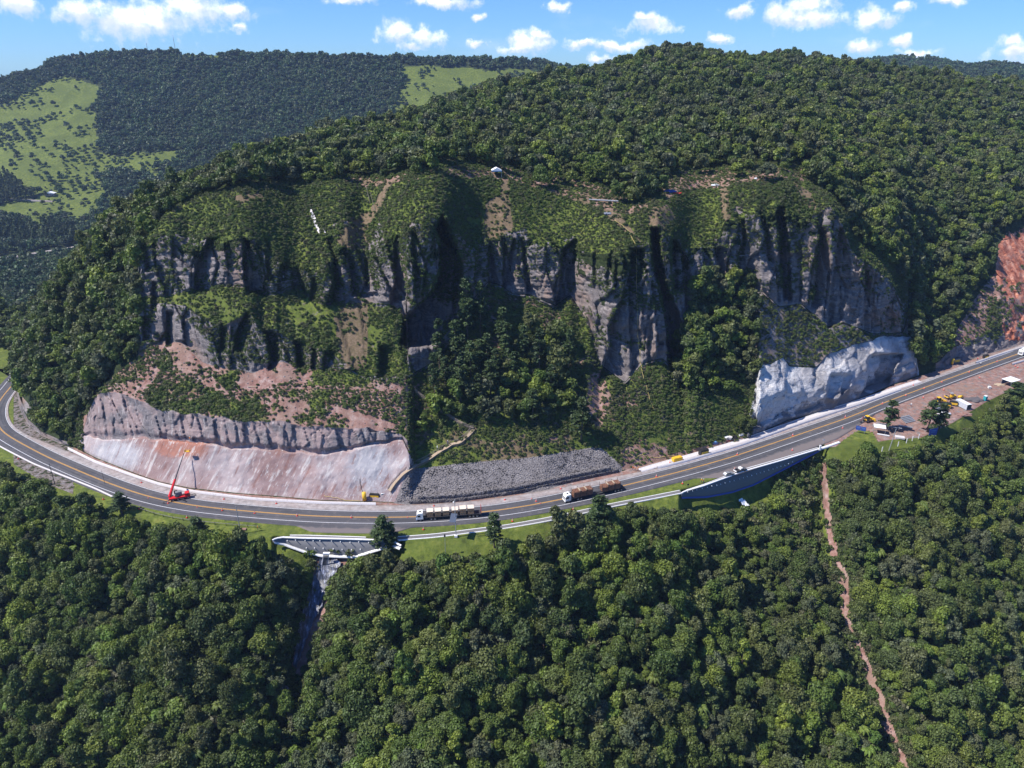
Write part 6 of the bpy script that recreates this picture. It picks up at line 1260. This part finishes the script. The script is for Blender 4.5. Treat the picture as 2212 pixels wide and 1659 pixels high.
heap(2361, 1035, 2.6, 1.6, .9, 'canvas_white', 'heap of white bags beside the yard trees', 'bag_heap', 'bags', 1); heap(2435, 1000, 4.5, 2.6, .8, 'gravel_dark', 'low heap of dark gravel behind the container', 'gravel_heap', 'gravel heap', 2); heap(2499, 962, 2.6, 1.4, .5, 'wood', 'small heap of tan sand under the large shelter', 'sand_heap', 'sand heap', 3); heap(2412, 1037, 3.2, 1.4, .7, 'red_soil', 'heap of red soil in front of the container', 'soil_heap', 'soil heap', 4)
tag(MB().box(G(2473, 971)+Vector((0, 0, .6)), (1.3, 1.0, 1.1), bev=.06).build('storage_chest', M['white_paint']), 'small white storage chest in the yard below the large shelter', 'chest')
tag(MB().box(G(2249, 1095)+Vector((0, 0, .35)), (3.6, 2.0, .7), rz=-.3).build('plank_pile', M['pale_concrete']), 'flat pinkish slab pile at the lower edge of the yard', 'slab pile'); tag(MB().box(G(2208, 1088)+Vector((0, 0, .2)), (4.6, .45, .35), rz=-.42).build('white_beam', M['white_coping']), 'white concrete beam lying below the small shelter', 'beam')
# sheet roofs and stacked sheets under the yard trees
for (x, y, l, w, rz, lab) in ((2206, 1068, 5.2, 2.2, -.35, 'pale corrugated sheet leaning behind the small shelter'), (2233, 1076, 6.0, 2.0, -.4, 'second pale corrugated sheet, right of the leaning pole'), (2262, 1074, 5.6, 1.8, -.4, 'pinkish grey corrugated sheet right of the two pale ones')):
    m = MB().box(G(x, y)+Vector((0, 0, 1.6)), (l, w, .08), rz=rz, rx=-.25)
    for k in range(int(l/.5)): a = -l/2+k*.5+.25; m.box(G(x, y)+Vector((math.cos(rz)*a, math.sin(rz)*a, 1.66)), (.12, w*.98, .06), rz=rz, rx=-.25)
    for s_ in (-1, 1): m.cyl(G(x, y)+Vector((s_*l*.4, 0, 0)), G(x, y)+Vector((s_*l*.4, 0, 1.6)), .06, .06, 6)
    tag(m.build('roof_sheet', M['galv']), lab, 'roof sheet')
def board(x, y, yaw, w, h, z0, label, n=2):
    e = thing('notice_board', G(x, y), yaw, label, 'notice board')
    for k in range(n): MB().box(((k-(n-1)/2)*w*1.05, 0, z0+h/2), (w, .08, h)).build('panel', M['tarp_blue'], e); MB().box(((k-(n-1)/2)*w*1.05, -.045, z0+h*.72), (w*.7, .012, h*.08)).box(((k-(n-1)/2)*w*1.05, -.045, z0+h*.5), (w*.55, .012, h*.06)).build('panel_stripe', M['blue_lid'], e)
    for s_ in (-1, 1): MB().cyl((s_*w*n*.42, .08, 0), (s_*w*n*.42, .08, z0+h), .06, .06, 6).build('post', M['galv'], e)
board(2150, 1083, -.5, 1.9, 1.9, 1.3, 'pair of blue notice boards on posts at the edge of the lawn'); board(2330, 1092, .3, 4.2, 3.2, .6, 'large blue board seen between the yard trees', 1)
for i, (x, y, lab) in enumerate(((2204.6,1128,'leftmost and lowest white fence post below the yard'),(2244.6,1115,'second white fence post from the left, right of the leaning pole'),(2265.7,1107,'third white fence post from the left below the yard'),(2280.4,1101,'fourth white fence post from the left below the yard'),(2296.3,1096,'rightmost white fence post below the yard'))):
    tag(MB().box(G(x, y)+Vector((0, 0, .9)), (.22, .22, 2.2)).build('fence_post', M['white_coping']), lab, 'fence post', 'white fence posts')
# poles
def pole(x, y, h, label, mat='galv', arm=False, r=.16, lean=(0, 0), surf_=None, name='utility_pole'):
    b = surf_ if surf_ is not None else G(x, y); e = thing(name, b, 0, label, 'pole'); top = Vector((lean[0], lean[1], h)); MB().cyl((0, 0, -.8), top, r, r*.6, 10).build('shaft', M[mat], e)
    if arm: MB().box(top-Vector((0, 0, .5)), (1.8, .12, .12)).build('crossarm', M['wood_grey'], e)
    return e
pole(137, 1210, 8.5, 'thin grey pole beside the road at the left bend', 'dark_steel', surf_=G(137, 1209)); pole(262, 1210, 6, 'thin ribbed mast in the left road shoulder near the pinkish wall', 'dark_steel', r=.08, surf_=G(262, 1209)); pole(603, 1334, 10.6, 'tall grey pole on the lawn left of the worker in orange', 'galv', False, .17, surf_=S2(603, 1334, 4, 6)); pole(2222, 1127, 10.0, 'tall pale pole leaning right in front of the small shelter', 'galv', False, .2, (1.0, 0), surf_=S2(2222, 1127, 3, 6))
sp = pole(1140, 1342, 14.5, 'lamp pole with a tilted grey solar panel below the plank lorry', 'galv', False, .16, surf_=S2(1140, 1342, 4, 6), name='solar_lamp_pole')
MB().box((-.6, -.4, 7.6), (2.1, 3.2, .1), rx=.5, rz=-.15).build('solar_panel', M['panel'], sp); MB().box((0, 0, .3), (1.0, 1.0, .7)).build('footing_block', M['white_coping'], sp); MB().cyl((0, 0, 14.3), (-.2, -1.6, 14.6), .06, .05, 6).build('lamp_arm', M['galv'], sp); MB().box((-.25, -1.9, 14.6), (.3, .7, .12)).build('lamp_head', M['white_paint'], sp)
dp = pole(1113, 1393, 8.0, 'short dark-topped post on the bright lawn below the drain', 'galv', False, .10, surf_=S2(1113, 1390, 2, 6)); MB().box((0, 0, 7.8), (.5, .4, .9)).build('control_box', M['black'], dp)
tag(MB().cyl(G(1719, 1223), G(1719, 1223)+Vector((0, 0, 1.9)), .05, .05, 8).build('sign_post', M['dark_steel']), 'small round dark road sign at the left end of the slate wall', 'road sign'); o_ = bpy.data.objects['sign_post']; MB().cyl((0, 0, 0), (0, .05, 0), .38, .38, 16).build('sign_disc', M['black'], o_).location = G(1719, 1223)+Vector((0, -.08, 2.0))
e = thing('road_sign', G(2057, 1111), .3, 'small white diamond road sign on a post at the right end of the lay-by', 'road sign'); MB().cyl((0, 0, 0), (0, 0, 2.0), .05, .05, 6).build('post', M['galv'], e); MB().box((0, -.06, 2.1), (.7, .03, .7), ry=.785).build('sign_plate', M['cone_white'], e)
tag(MB().box(S2(608, 1324, 4, 6)+Vector((0, 0, .25)), (2.2, 1.2, .4), rz=.1, bev=.04).build('inspection_slab', M['red_soil']), 'reddish square inspection slab on the lawn right of the tall pole', 'slab')
# guard rail at the lower left
Q = resample(arr([G(*p) for p in ((290,1250),(350,1275),(400,1291),(470,1303),(540,1311),(600,1316),(650,1320))]), 4.0, 1); T_, N_ = normals(Q); e = thing('guard_rail', (0, 0, 0), 0, 'dark steel guard rail on short posts along the lawn left of the grey retaining wall', 'guard rail')
for p in Q: MB().box((p[0], p[1], .35), (.16, .16, .9)).build('post', M['dark_steel'], e)
MB().path([Vector((p[0], p[1], .65)) for p in Q], .09, 6).build('rail', M['dark_steel'], e)
# cliff top: pipes, tarps
b_ = surf(1272, 434, 12, 14.5)
for k in range(6): tag(MB().cyl(b_+Vector((k*1.1, -k*.35, .35)), b_+Vector((6.5+k*1.1, -3.0-k*.35, .45)), .3, .3, 10).build('plastic_pipe', M['grey_pipe']), 'dark plastic pipe in the bundle lying at the tree line on the cliff top', 'pipe', 'bundle of dark pipes on the cliff top')
for k, (u, v, mt, lab, s3) in enumerate(((1447,414,'tarp_blue','blue tarp heap at the tree line on the cliff top',(2.4,1.2,.8)),(1459,419,'cone_orange','orange netting heap right of the blue tarp on the cliff top',(2.2,1.0,.4)),(1312,462,'grey_pipe','small stack of dark pipe offcuts on the cliff top path',(1.6,.9,.6)),(1546,402,'canvas_white','white sacks at the tree line above the right-hand cliffs',(1.6,.8,.6)),(1632,388,'canvas_white','single white sack left of the lone broad tree on the cliff top',(.6,.5,.5)))):
    heap(0, 0, *s3, mt, lab, 'material_heap', 'heap', 9+k, surf(u, v, 12, 14.5)+Vector((0, 0, .2)))
for k, (x, y, x2, y2, lab) in enumerate(((925,497,917,478,'left of two bare yellow poles standing in the red gap of the left dome'),(937,515,928,495,'right of two bare yellow poles standing in the red gap of the left dome'))):
    b = S2(x, y+12, 11, 14.5); tag(MB().cyl(b, b+Vector((-1.5, 1.0, 7)), .14, .08, 6).build('bare_pole', M['wood']), lab, 'pole')
a = surf(545, 838, 8, 9); tag(MB().cyl(a+Vector((-1.5, 0, .3)), a+Vector((2.6, .3, .35)), .2, .16, 8).build('fallen_log', M['wood']), 'pale fallen log on the red bench path at the left', 'log'); a = surf(1602, 550, 10, 13.5); tag(MB().cyl(a+Vector((-1.8, -1.5, 0)), a+Vector((1.9, -1.4, .1)), .12, .12, 6).build('steel_beam', M['galv']), 'short pale beam projecting from the right-hand cliff face', 'beam')
# far left: farmhouse, road, masts
s_ = surff(110.4, 421); e = thing('farmhouse', s_, .1, 'small farmhouse with a pale tin roof in the far pasture', 'farmhouse'); MB().box((0, 0, 1.5), (12, 7, 3.4)).build('wall', M['roof_tin'], e); MB().prism([(-6.6, 3.1), (0, 5.0), (6.6, 3.1), (6.6, 2.95), (-6.6, 2.95)], -4, 4).build('roof', M['canvas_white'], e); MB().box((-2, -3.53, 1.6), (1.2, .06, 1.2)).build('window', M['glass_dark'], e); MB().box((2, -3.53, 1.2), (1.1, .06, 2.2)).build('door', M['wood_grey'], e)
for (ps_, w_) in (([(-60,566),(0,560),(50,553),(119,543.6),(177,533),(200,528)], 8.5), ([(-40,425),(-0,430),(40,432),(120,436)], 3.0)):
    P_ = resample(np.array(ps_, float), 4.0); W_ = [surff(u, v) for u, v in P_]; Q = np.array([[p.x, p.y] for p in W_]); Q = smooth1(Q, 3, 0); zs = smooth1(np.array([p.z for p in W_])[:, None], 3, 0)[:, 0]
    tag(ribbon('far_road', Q, -w_/2, w_/2, 1.2, M['shoulder'], None, 2, 2.0, zs), kind='structure')
for x, y, h, lab in ((443, 118, 30, 'taller thin radio mast on the far ridge'), (369, 116, 17, 'shorter thin radio mast left of the taller one on the far ridge')):
    p = surff(x/1.1573, y/1.1573+8); e = thing('radio_mast', p, 0, lab, 'radio mast'); MB().cyl((0, 0, 0), (0, 0, h), .55, .25, 4).build('mast', M['galv'], e); MB().box((0, 0, h*.8), (1.6, .4, .4)).build('antenna', M['white_paint'], e)
# ---------------------------------------------------------------- single trees one can point to
def single(u, v, kind, s, h, label, name=None, lo=0, hi=16, rot=None):
    p = surf(u, v, lo, hi); return put_tree(kind, p.x, p.y, p.z-.3, s, h, rot if rot is not None else random.uniform(0, 6), label, None, name)
single(830, 1195, 'p', 1.5, .98, 'dark conifer standing in front of the grey retaining wall, left of its double', 'pine_tree', 3, 6); single(846, 1192, 'p', 1.15, .8, 'smaller dark conifer close behind the one at the grey retaining wall', 'pine_tree', 3, 6)
single(1067, 1183, 'p', 1.1, .92, 'slender light conifer on a bare trunk below the plank lorry', 'pine_tree', 2, 6); single(1290, 1170, 'p', 1.75, 1.25, 'large dark conifer in front of the log truck trailer', 'pine_tree', 2, 6); single(1315, 1178, 'p', 1.3, .95, 'dark conifer right beside the large one near the log truck', 'pine_tree', 2, 6)
single(1918, 930, 'p', 1.35, .95, 'light green conifer in the works yard above the small shelter', 'pine_tree', 5, 6); single(2002, 932, 'p', 1.5, 1.0, 'dense conifer in the yard in front of the grey pipes', 'pine_tree', 5, 6); single(2030, 935, 'p', 1.3, .9, 'conifer in the yard in front of the black and yellow compressor', 'pine_tree', 4.5, 6)
single(2182, 885, 'p', 1.9, 1.0, 'broad layered pine at the right edge below the works yard', 'pine_tree', 3.5, 6); single(2212, 880, 'p', 1.9, 1.1, 'tall layered pine cut by the right edge of the picture', 'pine_tree', 3.5, 6); single(262, 1125, 'p', 1.25, .62, 'small conifer beside the road kerb at the lower left', 'pine_tree', 4, 6); single(430, 1165, 'p', 1.25, .6, 'small conifer on the lower lawn left of the tall pole', 'pine_tree', 3, 6)
for u, v, s_, h_, lab in ((1010, 735, 1.5, 1.75, 'tallest dark pine against the shaded cliff alcove'), (1040, 730, 1.4, 1.6, 'second tall pine, right of the tallest at the cliff alcove'), (985, 790, 1.4, 1.3, 'pine below and left of the tallest pines'), (950, 800, 1.2, 1.45, 'leftmost narrow pine beside the green buttress'), (1085, 745, 1.2, 1.1, 'smaller pine on the red slope right of the tall pines'), (1228, 800, 1.1, 1.2, 'narrow pine above the short yellow rope'), (1256, 955, 1.6, 1.25, 'large pine at the top right corner of the rubble bank'), (1150, 905, 1.5, .9, 'broad dark pine in the middle of the centre slope'), (1060, 850, 1.4, 1.0, 'dark pine standing above the upper wooden stairway')):
    single(u, v, 'p', s_, h_, lab, 'pine_tree', 7, 11)
r_ = random.Random(4)
for k, (u, v) in enumerate(((962,835),(978,855),(1000,800),(1018,830),(1035,800),(1052,790),(1070,820),(940,860),(1095,790),(1110,830),(1130,790),(995,870),(1030,870),(1165,800),(1190,850))): o_ = single(u, v, 'p', r_.uniform(.9, 1.35), r_.uniform(.8, 1.35), 'dark pine in the stand that climbs the centre slope below the cliff alcove', 'pine_tree', 7, 11); o_['group'] = 'pines on the centre slope'
for u_, v_, s__ in ((1612, 938, .55), (1626, 930, .5), (1598, 925, .6)): single(u_, v_, 1, s__, s__*1.1, 'small leafy tree growing against the left end of the white rock face, %s' % {1612: 'middle one', 1626: 'nearest the rock', 1598: 'farthest left'}[u_], 'small_tree', 6, 9)
single(1652, 393, 6, 1.0, .9, 'lone broad tree standing on bare soil above the right-hand cliffs', 'broadleaf_tree', 12.8, 14.5); single(1170, 405, 3, .8, .9, 'light round tree at the forest edge above the middle cliffs', 'broadleaf_tree', 12.8, 14.5)

# ---------------------------------------------------------------- the air
hz = bpy.data.meshes.new('haze'); V = [(x, y, z) for z in (-262, 330) for x, y in ((-3200, -450), (3200, -450), (3200, 2600), (-3200, 2600))]
hz.from_pydata(V, [], [(3, 2, 1, 0), (4, 5, 6, 7), (0, 1, 5, 4), (1, 2, 6, 5), (2, 3, 7, 6), (3, 0, 4, 7)]); m_, t_ = new_mat('air')
vp = t_.n('ShaderNodeVolumePrincipled', inp={'Color': (.50, .68, 1.0, 1), 'Density': .00008, 'Anisotropy': .15}); t_.n('ShaderNodeOutputMaterial', inp={'Volume': vp.outputs[0]})
tag(link('haze', hz, m_), kind='stuff')
